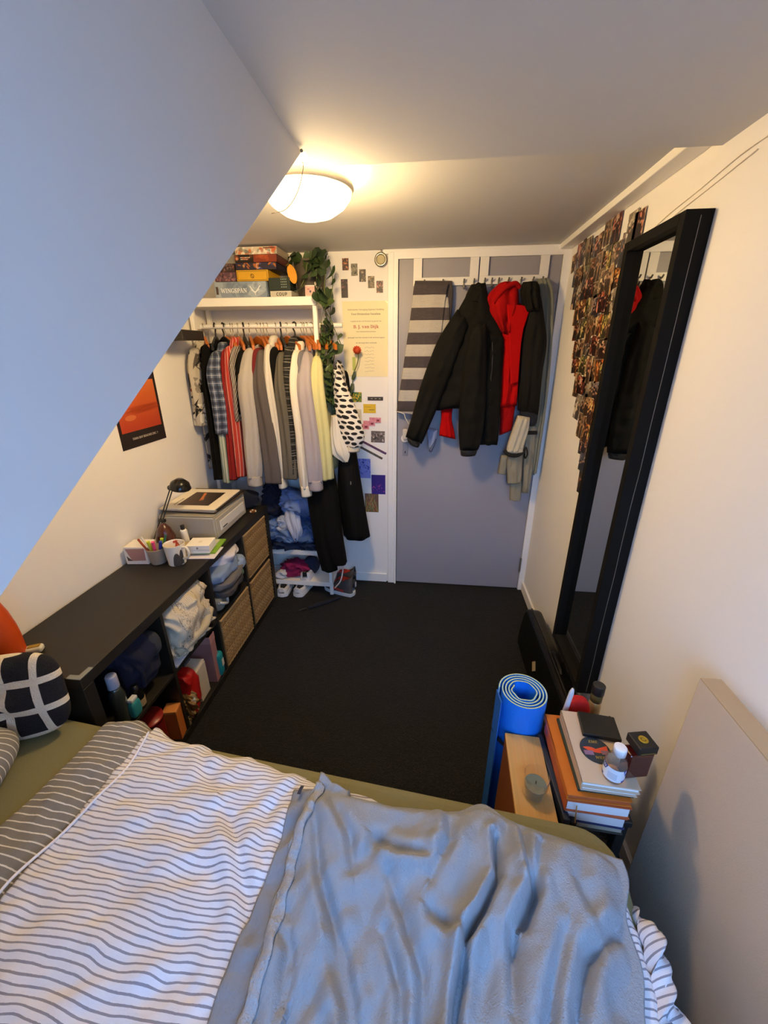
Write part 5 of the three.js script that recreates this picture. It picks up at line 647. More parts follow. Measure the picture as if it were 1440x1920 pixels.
// poster on the left wall
{ const t = thing('poster', 'orange sunset poster with a black border on the left wall', 'poster', [XL + 0.0012, 1.318, -1.79], [0, Math.PI / 2, 0.0]);
  part(t, 'print', card(0.315, 0.33, 0.0016), mat('#ffffff', 0.5, { map: canvas(512, 536, (g, w, h) => { g.fillStyle = '#221a1a'; g.fillRect(0, 0, w, h); g.fillStyle = '#3a2630'; g.fillRect(28, 20, w - 56, 54); g.fillStyle = '#c9581f'; g.fillRect(28, 62, w - 56, 356); for (let i = 0; i < 46; i++) { const y = 62 + i * 7.7; g.fillStyle = `rgb(${214 - i * .7 | 0},${112 - i * 1.1 | 0},${48 - i * .3 | 0})`; g.fillRect(28, y, w - 56, 8); } for (let i = 0; i < 26; i++) { g.fillStyle = 'rgba(150,50,20,.22)'; g.beginPath(); g.ellipse(330 + rnd(-130, 130), 270 + rnd(-26, 26), 80 + rnd(60), 4 + rnd(6), -.06, 0, 7); g.fill(); } g.fillStyle = 'rgba(240,180,110,.35)'; g.beginPath(); g.ellipse(150, 320, 60, 20, 0, 0, 7); g.fill(); g.fillStyle = '#cfc3b6'; g.font = 'bold 24px sans-serif'; g.fillText('TAMA BAY BEACHES INC. 1', 120, 480, 300); }) }));
  part(t, 'hanging_strip', box(0.318, 0.006, 0.005, 0.001), mat('#2a2226', 0.5), [0, 0.166, 0.001]); }
// ---------- door: hook racks, towel, coats ----------
// cloth seen from the front: left and right outline points [x, y] from top to bottom, rounded forward by depth
function hung(Lp, Rp, z, depth, o = {}) {
  const { n = 34, m = 40, puff = 0, pitch = 0.085, folds = [], sd = 1, back = 0.3, e = 0.6, sag = 0 } = o, p = [], uv = [], ix = [];
  for (let j = 0; j <= n; j++) { const t = j / n, l = interp(Lp, t), r = interp(Rp, t), cap = Math.min(1, 0.25 + Math.min(t, 1 - t) * 14) , my = (l[1] + r[1]) / 2, q = puff ? 1 + puff * (Math.abs(Math.sin(Math.PI * my / pitch)) ** .6 - 0.7) : 1;
    for (let i = 0; i <= m; i++) { const th = i / m * 2 * Math.PI, c = (1 - Math.cos(th)) / 2, s = Math.sin(th), wob = folds.reduce((a, [k, am, ph = 0, tw = 0]) => a + am * Math.sin(k * c * 6.283 + ph + tw * t), 0) * (0.3 + 0.7 * t) + 0.25 * (vnoise(c * 6 + 9, t * 9, 64, sd) - .5);
      const x = l[0] + (r[0] - l[0]) * c, y = l[1] + (r[1] - l[1]) * c - sag * Math.sin(Math.PI * c) * t + (puff ? 0.004 * Math.sin(c * 11 + sd) : 0);
      p.push(x, y, z + (s >= 0 ? depth * cap * q * Math.pow(s, e) * (1 + wob) : -depth * back * Math.pow(-s, e))); uv.push(x * 2, y * 2); } }
  for (let j = 0; j < n; j++) for (let i = 0; i < m; i++) { const a = j * (m + 1) + i, b = a + 1, c = a + m + 1, d = c + 1; ix.push(a, c, b, b, c, d); }
  for (const j of [0, n]) { const base = j * (m + 1), c = p.length / 3, l = interp(Lp, j / n), r = interp(Rp, j / n); p.push((l[0] + r[0]) / 2, (l[1] + r[1]) / 2, z + depth * .1); uv.push(l[0] * 2, l[1] * 2); for (let i = 0; i < m; i++) j ? ix.push(base + i, c, base + i + 1) : ix.push(base + i, base + i + 1, c); }
  const g = new THREE.BufferGeometry(); g.setAttribute('position', new THREE.Float32BufferAttribute(p, 3)); g.setAttribute('uv', new THREE.Float32BufferAttribute(uv, 2)); g.setIndex(ix); g.computeVertexNormals(); return g;
}
const hungPart = (t, name, L, R, z, depth, m, o, lab) => { const P = t.position, g = hung(L.map(([x, y]) => [x - P.x, y - P.y]), R.map(([x, y]) => [x - P.x, y - P.y]), z - P.z, depth, o); return part(t, name, g, m, null, null, lab); };
function hookRack(label, x0, x1, y, hooks) {
  const t = thing('door_hook_rack', label, 'hook rack', [(x0 + x1) / 2, y, ZB + 0.022], null, 'white racks hung over the door'), w = x1 - x0, wm = mat('#ece8de', 0.4);
  part(t, 'rail', box(w, 0.04, 0.006, 0.002), wm);
  for (const s of [-1, 1]) { const st = part(t, 'strap', box(0.046, DH - y + 0.006, 0.004, 0.0015), wm, [s * (w / 2 - 0.023), (DH - y) / 2 - 0.004, 0]); part(st, 'strap_bend', box(0.046, 0.003, 0.02, 0.001), wm, [0, (DH - y) / 2, -0.01]); }
  for (const hx of hooks) { const h = part(t, 'hook', tube([[0, 0.0, 0.003], [0, -0.026, 0.006], [0, -0.038, 0.016], [0, -0.034, 0.026], [0, -0.024, 0.029]], 0.0045, 20, 8), mat('#8d8980', 0.35, { metalness: .5 }), [hx - (x0 + x1) / 2, 0, 0]); part(h, 'upper_prong', tube([[0, -0.006, 0.003], [0, -0.004, 0.018], [0, 0.006, 0.027]], 0.0045, 14, 8), mat('#8d8980', 0.35, { metalness: .5 })); }
}
hookRack('white over-door hook rack on the left half of the grey door', -0.122, 0.226, 1.918, [-0.06, 0.04, 0.152, 0.205]);
hookRack('white over-door hook rack on the right half of the grey door', 0.232, 0.588, 1.920, [0.262, 0.299, 0.335, 0.386, 0.451, 0.513, 0.56]);
{ const tw = (c1, c2, per, off) => mat('#ffffff', 0.97, { map: canvas(64, 512, (g, w, h) => { for (let i = 0; i < 2; i++) { g.fillStyle = i ? c1 : c2; g.fillRect(0, i * h / 2, w, h / 2); } fuzz(g, w, h, 3000, .12); }, { repeat: [1, 1] }), bumpMap: fleeceBump, bumpScale: .002 });
  const tm = tw('#4a4243', '#b9b2a6'); tm.map.repeat.set(1, 1 / (2 * 0.124)); tm.map.offset.y = 0.768;
  const t = thing('striped_towel', 'grey and white wide striped towel folded over the left door hooks', 'towel', [-0.05, 1.2, -2.49]);
  hungPart(t, 'back_layer', [[-0.114, 1.921], [-0.120, 1.863], [-0.138, 1.698], [-0.161, 1.544], [-0.190, 1.349], [-0.208, 1.225]].map(([x, y]) => [x + .002, y]), [[0.088, 1.917], [0.096, 1.859], [0.093, 1.745], [0.075, 1.565], [0.04, 1.351], [0.012, 1.203]], -2.497, 0.014, mat('#494243', 0.97, { bumpMap: fleeceBump, bumpScale: .002 }), { folds: [[3, .1]], e: .4 });
  hungPart(t, 'front_layer', [[-0.114, 1.905], [-0.120, 1.86], [-0.132, 1.745], [-0.151, 1.606], [-0.171, 1.460], [-0.187, 1.352], [-0.204, 1.225]], [[0.07, 1.90], [0.061, 1.855], [0.050, 1.733], [0.040, 1.605], [0.019, 1.461], [0.001, 1.353], [-0.016, 1.20]], -2.478, 0.016, tm, { folds: [[2, .2], [5, .12, 1, 2]], e: .4 });
  hungPart(t, 'side_fold', [[0.03, 1.86], [0.04, 1.74], [0.03, 1.6], [0.01, 1.45]], [[0.072, 1.835], [0.086, 1.72], [0.075, 1.6], [0.04, 1.45]], -2.487, 0.012, tm, { e: .5 });
  part(t, 'piping', tube([[-0.157, 0.03, 0.014], [-0.11, 0.015, 0.022], [-0.1, -0.01, 0.02], [-0.08, -0.045, 0.015]], 0.003, 24, 6), mat('#d8d2c6', .8));
}
const puffM = mat('#0d0c07', 0.9, { bumpMap: fineBump, bumpScale: 0.0005, specularIntensity: 0.5 }), puffD = mat('#0f0e0c', 0.7);
{ const t = thing('puffer_jacket', 'large black quilted puffer jacket hanging open on the door hooks', 'jacket', [0.2, 1.02, -2.46]);
  const pf = { puff: 0.2, pitch: 0.082, folds: [[2, .1, .5, 1]] };
  hungPart(t, 'jacket_body', [[0.19, 1.886], [0.130, 1.774], [0.063, 1.664], [0.016, 1.524], [0.000, 1.376], [0.006, 1.239]], [[0.259, 1.889], [0.318, 1.739], [0.374, 1.642], [0.385, 1.462], [0.36, 1.32], [0.20, 1.262]], -2.46, 0.07, puffM, { ...pf, sd: 2, m: 50 });
  hungPart(t, 'front_panel', [[0.22, 1.70], [0.22, 1.54], [0.215, 1.40], [0.23, 1.25], [0.25, 1.12], [0.29, 1.045]], [[0.374, 1.646], [0.386, 1.583], [0.39, 1.464], [0.396, 1.309], [0.402, 1.179], [0.404, 1.043]], -2.45, 0.055, puffM, { ...pf, sd: 5 });
  hungPart(t, 'sleeve', [[0.120, 1.77], [0.032, 1.634], [-0.021, 1.504], [-0.066, 1.368], [-0.107, 1.215], [-0.145, 1.082]], [[0.185, 1.719], [0.155, 1.594], [0.118, 1.474], [0.072, 1.348], [0.016, 1.205], [-0.045, 1.049]], -2.43, 0.062, puffM, { ...pf, sd: 7 });
  hungPart(t, 'cuff', [[-0.135, 1.09], [-0.132, 1.065], [-0.118, 1.045]], [[-0.055, 1.06], [-0.058, 1.035], [-0.068, 1.022]], -2.43, 0.045, puffD, { n: 8 });
  hungPart(t, 'sleeve', [[0.2, 1.70], [0.173, 1.545], [0.165, 1.403], [0.163, 1.276], [0.165, 1.143], [0.182, 1.017]], [[0.27, 1.70], [0.288, 1.544], [0.298, 1.403], [0.306, 1.277], [0.306, 1.145], [0.289, 1.019]], -2.40, 0.066, puffM, { ...pf, sd: 9 });
  hungPart(t, 'cuff', [[0.184, 1.03], [0.186, 1.005], [0.19, 0.985]], [[0.284, 1.032], [0.28, 1.006], [0.272, 0.988]], -2.40, 0.045, puffD, { n: 8 });
  hungPart(t, 'collar', [[0.188, 1.892], [0.168, 1.855], [0.15, 1.80]], [[0.258, 1.895], [0.27, 1.85], [0.275, 1.79]], -2.455, 0.06, puffM, { ...pf, n: 14, sd: 3 });
  part(t, 'zip', tube([[0.114, 0.60, 0.062], [0.124, 0.5, 0.066], [0.126, 0.35, 0.062], [0.132, 0.2, 0.06], [0.132, 0.05, 0.056]], 0.004, 40, 6), mat('#2d2b25', 0.4, { metalness: .4 }));
}
{ const red = mat('#9c0202', 0.9, { specularIntensity: 0.4,  bumpMap: fineBump, bumpScale: .0004 }), red2 = mat('#b80202', 0.9, { specularIntensity: 0.4,  bumpMap: fineBump, bumpScale: .0004 });
  const t = thing('rain_jacket', 'bright red hooded jacket between the two black jackets', 'jacket', [0.4, 1.1, -2.47]);
  hungPart(t, 'jacket_body', [[0.295, 1.78], [0.33, 1.70], [0.375, 1.60], [0.386, 1.463], [0.391, 1.358], [0.390, 1.262]], [[0.455, 1.80], [0.470, 1.689], [0.472, 1.603], [0.478, 1.483], [0.488, 1.359], [0.492, 1.272]], -2.46, 0.036, red2, { folds: [[2, .3, 1, 3], [5, .18, 2, 2]], sd: 4, e: .4 });
  hungPart(t, 'hood', [[0.334, 1.896], [0.290, 1.858], [0.264, 1.815], [0.272, 1.775], [0.315, 1.720], [0.363, 1.655]], [[0.366, 1.90], [0.418, 1.884], [0.435, 1.826], [0.439, 1.772], [0.418, 1.707], [0.405, 1.641]], -2.45, 0.06, red, { folds: [[2, .2, 1, 3], [4, .1]], sd: 6 });
  part(t, 'hood_fold', tube([[-0.1, 0.70, 0.075], [-0.05, 0.76, 0.082], [0.0, 0.785, 0.075], [0.03, 0.77, 0.06]], 0.012, 30, 10), red);
  part(t, 'lapel', at(ext([[0.375, 1.785], [0.435, 1.782], [0.490, 1.776], [0.478, 1.725], [0.466, 1.675], [0.462, 1.60], [0.466, 1.50], [0.470, 1.41], [0.44, 1.40], [0.425, 1.5], [0.408, 1.6], [0.395, 1.70]].map(([x, y]) => [x - 0.4, y - 1.1]), 0.006, 0.006), 0, 0, 0.066, 0, 0.14, 0), red2);
  hungPart(t, 'lower_layer', [[0.396, 1.28], [0.406, 1.227], [0.411, 1.182], [0.414, 1.095]], [[0.488, 1.28], [0.486, 1.228], [0.486, 1.172], [0.480, 1.125]], -2.475, 0.03, red, { n: 14 });
  hungPart(t, 'sleeve_end', [[0.06, 1.25], [0.064, 1.187], [0.06, 1.141], [0.057, 1.088]], [[0.13, 1.25], [0.128, 1.188], [0.146, 1.119], [0.158, 1.066]], -2.478, 0.03, red2, { n: 14, folds: [[3, .15, 1]] });
}
{ const bm = mat('#12100a', 0.85, { specularIntensity: 0.5,  bumpMap: clothBump, bumpScale: .0006 });
  const t = thing('jacket', 'black hooded jacket right of the red jacket on the door', 'jacket', [0.54, 1.16, -2.46]);
  hungPart(t, 'jacket_body', [[0.444, 1.885], [0.462, 1.818], [0.486, 1.754], [0.476, 1.622], [0.484, 1.443], [0.499, 1.247]], [[0.521, 1.888], [0.545, 1.826], [0.580, 1.716], [0.608, 1.60], [0.606, 1.45], [0.616, 1.221]], -2.45, 0.055, bm, { folds: [[3, .1, 1, 1]], sd: 11 });
  hungPart(t, 'hood', [[0.445, 1.893], [0.437, 1.852], [0.450, 1.807], [0.481, 1.752]], [[0.512, 1.895], [0.530, 1.863], [0.537, 1.823], [0.549, 1.760]], -2.42, 0.05, bm, { folds: [[3, .2, 0, 2]], sd: 12, n: 18 });
  hungPart(t, 'lining', [[0.508, 1.262], [0.528, 1.195], [0.545, 1.156]], [[0.614, 1.262], [0.619, 1.196], [0.607, 1.157]], -2.465, 0.035, cloth('#1b1d25'), { n: 12 });
}
{ const t = thing('robe', 'grey green robe hanging on the last hook at the hinge side of the door', 'robe', [0.6, 0.85, -2.49]);
  hungPart(t, 'robe_body', [[0.529, 1.917], [0.545, 1.757], [0.575, 1.523], [0.600, 1.247], [0.602, 1.042], [0.605, 0.860]], [[0.578, 1.920], [0.612, 1.821], [0.645, 1.522], [0.662, 1.248], [0.662, 1.043], [0.658, 0.849]], -2.50, 0.04, cloth('#7b7c6e'), { folds: [[3, .2, 1, 2]], sd: 14 });
  part(t, 'robe_edge', tube([[-0.022, 1.06, 0.03], [0.012, 0.96, 0.035], [0.04, 0.68, 0.03], [0.052, 0.4, 0.03], [0.05, 0.02, 0.03]], 0.008, 50, 8), cloth('#86877a'));
}
{ const kh = cloth('#938b75'), cream = cloth('#c5b99d'), t = thing('overall', 'khaki trousers with a dark belt below the jackets on the door', 'trousers', [0.52, 0.7, -2.47]);
  hungPart(t, 'trouser_panel', [[0.469, 1.02], [0.474, 0.928], [0.484, 0.855], [0.492, 0.799]], [[0.559, 1.02], [0.564, 0.931], [0.569, 0.858], [0.568, 0.808]], -2.46, 0.035, kh, { folds: [[2, .2, 1, 1]], sd: 15, n: 18 });
  hungPart(t, 'trouser_panel', [[0.557, 1.16], [0.566, 1.021], [0.574, 0.901], [0.588, 0.739]], [[0.618, 1.16], [0.629, 1.023], [0.631, 0.903], [0.630, 0.734]], -2.478, 0.03, kh, { folds: [[2, .2, 1, 1]], sd: 16, n: 20 });
  hungPart(t, 'trouser_leg', [[0.51, 0.82], [0.517, 0.745], [0.521, 0.683]], [[0.581, 0.82], [0.587, 0.735], [0.589, 0.680]], -2.485, 0.03, kh, { n: 14 });
  hungPart(t, 'pocket_flap', [[0.439, 0.975], [0.434, 0.900], [0.430, 0.858]], [[0.48, 0.975], [0.478, 0.901], [0.476, 0.852]], -2.475, 0.025, kh, { n: 12 });
  part(t, 'belt', tube([[-0.075, 0.315, 0.045], [-0.045, 0.292, 0.062], [0.0, 0.292, 0.066], [0.035, 0.31, 0.05]], 0.011, 24, 8), cloth('#191712'));
  part(t, 'belt', box(0.06, 0.022, 0.01, 0.003), cloth('#191712'), [0.075, 0.42, 0.028], [0, 0, 0.05]);
  part(t, 'strap_loop', tube([[0.045, 0.34, 0.05], [0.058, 0.3, 0.055], [0.048, 0.27, 0.05], [0.042, 0.3, 0.05]], 0.004, 20, 6, true), cloth('#191712'));
  const s = thing('shirt', 'cream shirt sleeve tucked over the belted khaki trousers', 'shirt', [0.51, 1.0, -2.43]); hungPart(s, 'sleeve', [[0.50, 1.22], [0.478, 1.132], [0.463, 1.063], [0.458, 1.010]], [[0.568, 1.21], [0.569, 1.145], [0.557, 1.065], [0.550, 1.013]], -2.435, 0.035, cream, { folds: [[3, .25, 1, 2]], sd: 17, n: 18 });
  part(s, 'cuff', lump(0.045, 0.016, 0.02, 133, { amp: .15 }), cream, [-0.005, 0.02, 0.01]);
  const b = thing('face_mask', 'pale blue cloth mask dangling under the black puffer jacket', 'mask', [0.0, 1.0, -2.47]); hungPart(b, 'mask_cloth', [[-0.018, 1.13], [-0.010, 1.057], [-0.003, 1.01]], [[0.046, 1.12], [0.037, 1.058], [0.004, 1.0]], -2.475, 0.02, cloth('#8b98b8'), { n: 12, folds: [[3, .2]] }); part(b, 'ear_loop', tube([[0.04, 0.07, 0.01], [0.03, 0.03, 0.012], [0.012, -0.01, 0.01], [0.0, 0.0, 0.01]], 0.0025, 20, 6), cloth('#3a3550'));
  const c = thing('face_mask', 'white cloth mask hanging at the door handle', 'mask', [-0.15, 1.06, -2.46]); part(c, 'mask_cloth', lump(0.018, 0.035, 0.008, 134, { amp: .15 }), cloth('#cfc8bd'), [0.0, 0.035, 0]); part(c, 'ear_loop', tube([[0.0, 0.06, 0], [-0.012, 0.02, 0.004], [0.0, -0.012, 0.006], [0.02, 0.01, 0.004]], 0.002, 20, 6), cloth('#d8d2c6'));
}

// ---------- mirror on the right wall ----------
{ const t = thing('wall_mirror', 'tall mirror in a deep black box frame on the right wall', 'mirror', [XR - 0.0345, 0.29, -1.4875]);
  const fr = mat('#100e0b', 0.8, { specularIntensity: 0.35 }), h = 1.608, w = 0.357, b = 0.028, d = 0.069;
  part(t, 'frame_side', box(d, h, b, 0.002), fr, [0, h / 2, w / 2 - b / 2]); part(t, 'frame_side', box(d, h, b, 0.002), fr, [0, h / 2, -w / 2 + b / 2]);
  part(t, 'frame_top', box(d, b, w - 2 * b, 0.002), fr, [0, h - b / 2, 0]); part(t, 'frame_bottom', box(d, b, w - 2 * b, 0.002), fr, [0, b / 2, 0]);
  part(t, 'mirror_glass', bx(0.004, h - 2 * b, w - 2 * b), mat('#d9dcd8', 0.015, { metalness: 1 }), [-0.0055, h / 2, 0]);
  const pt = []; for (let i = 0; i <= 40; i++) pt.push([0.004 + 0.003 * nz(i * .3, 2, 1, 5) - .004 * i / 40, h * (1 - i / 40) * .985 + .01, w / 2 + 0.0004]); part(t, 'thread', tube(pt, 0.0008, 120, 5), mat('#8d8272', 0.7), null, null, 'pale thread down the near frame side');
}
solo('cable', 'thin pale cable pinned along the right wall above the mirror', 'cable', merge([tube([[XR - .002, 1.915, -1.70], [XR - .003, 1.945, -1.556], [XR - .002, 1.965, -1.40], [XR - .003, 1.986, -1.25], [XR - .002, 1.99, -1.1]], 0.0011, 60, 6), tube([[XR - .002, 1.905, -1.66], [XR - .003, 1.935, -1.5], [XR - .002, 1.955, -1.35], [XR - .003, 1.975, -1.2]], 0.0011, 60, 6)]), mat('#d9cdb8', 0.6));
solo('cable', 'thin fairy light wire dangling beside the ceiling lamp', 'cable', merge([tube([[-0.36, 2.034, -1.27], [-0.37, 2.03, -1.33], [-0.40, 1.985, -1.36], [-0.44, 1.95, -1.37], [-0.47, 1.93, -1.33]], 0.0012, 50, 6), at(new THREE.SphereGeometry(0.004, 10, 8), -0.345, 2.031, -1.235)]), mat('#7d7466', 0.6));
// ---------- photo collage: a print for every picture ----------
{ const atlas = canvas(1024, 1024, (g, W) => { const pal = [['#7a624a', '#ae8a62', '#d8bc90', '#3c2c20', '#b88a5a'], ['#84786a', '#b4a894', '#e4dac4', '#4a4238', '#9a8c76'], ['#6a3c1c', '#c8682a', '#e0964a', '#33201a', '#f0d090'], ['#44444e', '#74747e', '#bcb4a4', '#24242c', '#9a7e70'], ['#54543a', '#8a8a4c', '#c4b45c', '#302e1c', '#dcc888'], ['#54281e', '#9a3a2a', '#d88a6a', '#1e1210', '#c8a890'], ['#6a5a48', '#a88a68', '#e0c8a0', '#3a2c20', '#8a4a2a'], ['#40362e', '#7a4c38', '#b0926c', '#1e1814', '#e0c09a']];
    for (let j = 0; j < 8; j++) for (let i = 0; i < 8; i++) { const s = W / 8, p = pal[(i * 3 + j * 5) % 8]; g.save(); g.beginPath(); g.rect(i * s, j * s, s, s); g.clip(); g.translate(i * s, j * s); g.fillStyle = p[0]; g.fillRect(0, 0, s, s); blobs(g, s, s, p, 22, 26); blobs(g, s, s, p, 30, 9);
      for (let k = 0; k < 2 + rnd(2); k++) { const x = s * (.2 + rnd(.6)), y = s * (.3 + rnd(.3)); g.fillStyle = p[3]; g.beginPath(); g.ellipse(x, y + 42, 20, 40, 0, 0, 7); g.fill(); g.fillStyle = '#c09070'; g.beginPath(); g.ellipse(x, y, 9, 12, 0, 0, 7); g.fill(); g.fillStyle = p[3]; g.beginPath(); g.ellipse(x, y - 7, 10, 7, 0, 0, 7); g.fill(); }
      if ((i + j) % 3 === 0) { g.strokeStyle = '#d8ccb4'; g.lineWidth = 7; g.strokeRect(0, 0, s, s); } g.restore(); } });
  const am = mat('#ffffff', 0.4, { map: atlas }), am2 = mat('#ece0d0', 0.6, { map: atlas }), kinds = ['brown toned', 'beige and grey', 'orange toned', 'slate grey', 'olive and yellow', 'rust red', 'tan', 'dark brown'];
  const left = y => interp([[-2.475], [-2.45], [-2.36], [-2.29], [-2.25], [-2.20], [-2.10], [-2.0], [-1.93], [-1.86]], (2.0 - y) / 1.0)[0], geos = {};
  const bottomY = z => 0.985 + Math.max(0, (-z - 1.86)) * 1.0 * 0 ; let n = 0;
  const cut = {}; for (let r = 0; r < 13; r++) { const y = 1.985 - r * 0.082; const L = left(y - .02) + 0.03; for (let k = 0; k < 16; k++) { const z = L + k * 0.062 + (r % 2) * .02 + rnd(-.012, .012); if (z > -1.715) break;
    if (y > 1.96 && z > -1.99) continue; const ti = n * 7 % 64, i = ti % 8, j = ti >> 3, tall = rnd() < .55, w = tall ? 0.078 : 0.1, h = tall ? 0.112 : 0.08, key = ti + (tall ? 't' : 'w');
    geos[key] ??= card(w, h, 0.0009, [i / 8 + .002, 1 - (j + 1) / 8 + .002, (i + 1) / 8 - .002, 1 - j / 8 - .002]);
    const arch = n % 6 === 2, [u0, v0] = [i / 8 + .002, 1 - (j + 1) / 8 + .002]; if (arch) geos[key + 'a'] ??= (() => { const o = []; for (let q = 0; q <= 12; q++) { const a = Math.PI * q / 12; o.push([Math.cos(a) * w * .42, h * .12 + Math.sin(a) * h * .42]); } o.push([-w * .36, -h * .45], [w * .38, -h * .48]); const g = ext(o, 0.0009), p = g.attributes.position, uv = g.attributes.uv; for (let q = 0; q < uv.count; q++) uv.setXY(q, u0 + .121 * (p.getX(q) / w + .5), v0 + .121 * (p.getY(q) / h + .5)); return g; })();
    const kd = kinds[(i * 3 + j * 5) % 8], vert = y > 1.75 ? 'upper part' : y > 1.4 ? 'middle part' : 'lower tip', side = k < 2 ? 'near its door side' : z > -1.82 ? 'against the mirror frame' : 'inside it';
    solo('collage_photo', `${kd} ${arch ? 'round-topped cut-out' : tall ? 'upright' : 'wide'} photo print, ${vert} of the collage, ${side}`, 'photo', geos[key + (arch ? 'a' : '')], n % 3 ? am : am2, [XR - 0.0008 - 0.0012 * ((k + 2 * (r % 2)) % 4) - .0003, y + rnd(-.014, .014), z], [0, -Math.PI / 2, rnd(-.12, .12)], `${kd} photos in the ${vert} of the wall collage`); n++; } }
  [[-2.035, 2.01, 27, 'brown photo print sticking up above the collage, farthest from the mirror'], [-1.945, 2.005, 35, 'dark photo print sticking up above the collage next to the brown one'], [-1.80, 1.975, 12, 'grey photo print touching the mirror top corner'], [-1.745, 1.965, 44, 'plum photo print touching the mirror top, nearest the camera']].forEach(([z, y, ti, l]) => { const i = ti % 8, j = ti >> 3; solo('collage_photo', l, 'photo', card(0.078, 0.096, 0.0009, [i / 8, 1 - (j + 1) / 8, (i + 1) / 8, 1 - j / 8]), am, [XR - 0.0056, y, z], [0, -Math.PI / 2, 0.02]); });
}
// ---------- right side: case, yoga mat, wooden box, books ----------
{ const t = thing('instrument_case', 'long black instrument case lying on edge against the right wall under the mirror', 'case', [0.582, 0, -1.51], [0, 0, -0.10]);
  const lm = mat('#070707', 0.35, { bumpMap: fineBump, bumpScale: .0008 }), L0 = -0.445, L1 = 0.435, H = 0.238, o = [];
  for (let i = 0; i <= 10; i++) { const a = Math.PI / 2 * i / 10; o.push([L0 + 0.055 - 0.055 * Math.sin(a) , H - 0.06 + 0.06 * Math.cos(a)]); }
  for (let i = 0; i <= 6; i++) { const a = Math.PI / 2 * i / 6; o.push([L0 + 0.03 - 0.03 * Math.cos(a), 0.045 - 0.03 * Math.sin(a)]); }
  o.push([L1 - 0.03, 0.018], [L1, 0.045]); for (let i = 0; i <= 8; i++) { const a = Math.PI / 2 * i / 8; o.push([L1 - 0.05 + 0.05 * Math.cos(a), H - 0.05 + 0.05 * Math.sin(a)]); } o.push([0.2, H + .006], [0.0, H + 0.008], [-0.2, H + .004]);
  part(t, 'case_shell', at(ext(o.map(([z, y]) => [-z, y]), 0.045, 0.016), -0.0225, 0, 0, 0, Math.PI / 2, 0), lm);
  part(t, 'zip', tube([[-0.012, 0.03, L0 - 0.017], [-0.012, 0.2, L0 - 0.016], [-0.012, H - .01, L0 + 0.012], [-0.012, H + 0.017, L0 + 0.06], [-0.012, H + 0.024, 0.0], [-0.012, H + 0.016, L1 - 0.06], [-0.012, H - .01, L1 + .004]], 0.004, 70, 6), mat('#24211c', 0.3));
  part(t, 'handle', tube([[0.0, H + 0.018, -0.07], [0.0, H + 0.03, -0.045], [0.0, H + 0.03, 0.045], [0.0, H + 0.018, 0.07]], 0.008, 30, 8), lm);
  part(t, 'label_patch', box(0.002, 0.045, 0.045, 0.0008), mat('#b39f80', 0.7), [-0.0395, 0.115, -0.125], [Math.PI / 4, 0, 0], 'beige diamond patch');
}
{ const t = thing('yoga_mat', 'rolled blue yoga mat with pale edges standing on end by the bed', 'yoga mat', [0.315, 0, -0.98]);
  const turns = 4.1, r0 = 0.034, r1 = 0.073, N = 150, spiral = (a, b) => { const o = []; for (let i = 0; i <= N; i++) { const q = i / N, th = q * turns * 2 * Math.PI + 2.4, hexa = q < .3 ? 1 + 0.06 * Math.cos(6 * th) * (1 - q / .3) : 1, r = (r0 + (r1 - r0) * q) * hexa + a; o.push([r * Math.cos(th), r * Math.sin(th)]); } for (let i = N; i >= 0; i--) { const q = i / N, th = q * turns * 2 * Math.PI + 2.4, hexa = q < .3 ? 1 + 0.06 * Math.cos(6 * th) * (1 - q / .3) : 1, r = (r0 + (r1 - r0) * q) * hexa + b; o.push([r * Math.cos(th), r * Math.sin(th)]); } return o; };
  for (const [a, b] of [[0.0, 0.0012], [-0.0044, -0.0032]]) part(t, 'blue_layer', at(ext(spiral(a, b), 0.6), 0, 0, 0, -Math.PI / 2), mat('#1478dc', 0.6, { bumpMap: clothBump, bumpScale: .0008 }));
  part(t, 'pale_layer', at(ext(spiral(-0.0031, -0.0001), 0.601), 0, 0, 0, -Math.PI / 2), mat('#c9d29a', 0.7));
  part(t, 'strap', at(new THREE.TorusGeometry(0.0785, 0.003, 8, 48).scale(1, 1, 2.2), 0, 0.44, 0, Math.PI / 2 + .04), mat('#15171d', 0.7));
  part(t, 'outer_flap', at(bx(0.003, 0.6, 0.05), -0.0765, 0.3, 0.026, 0, 0.12, 0), mat('#1a5fb4', 0.6));
}
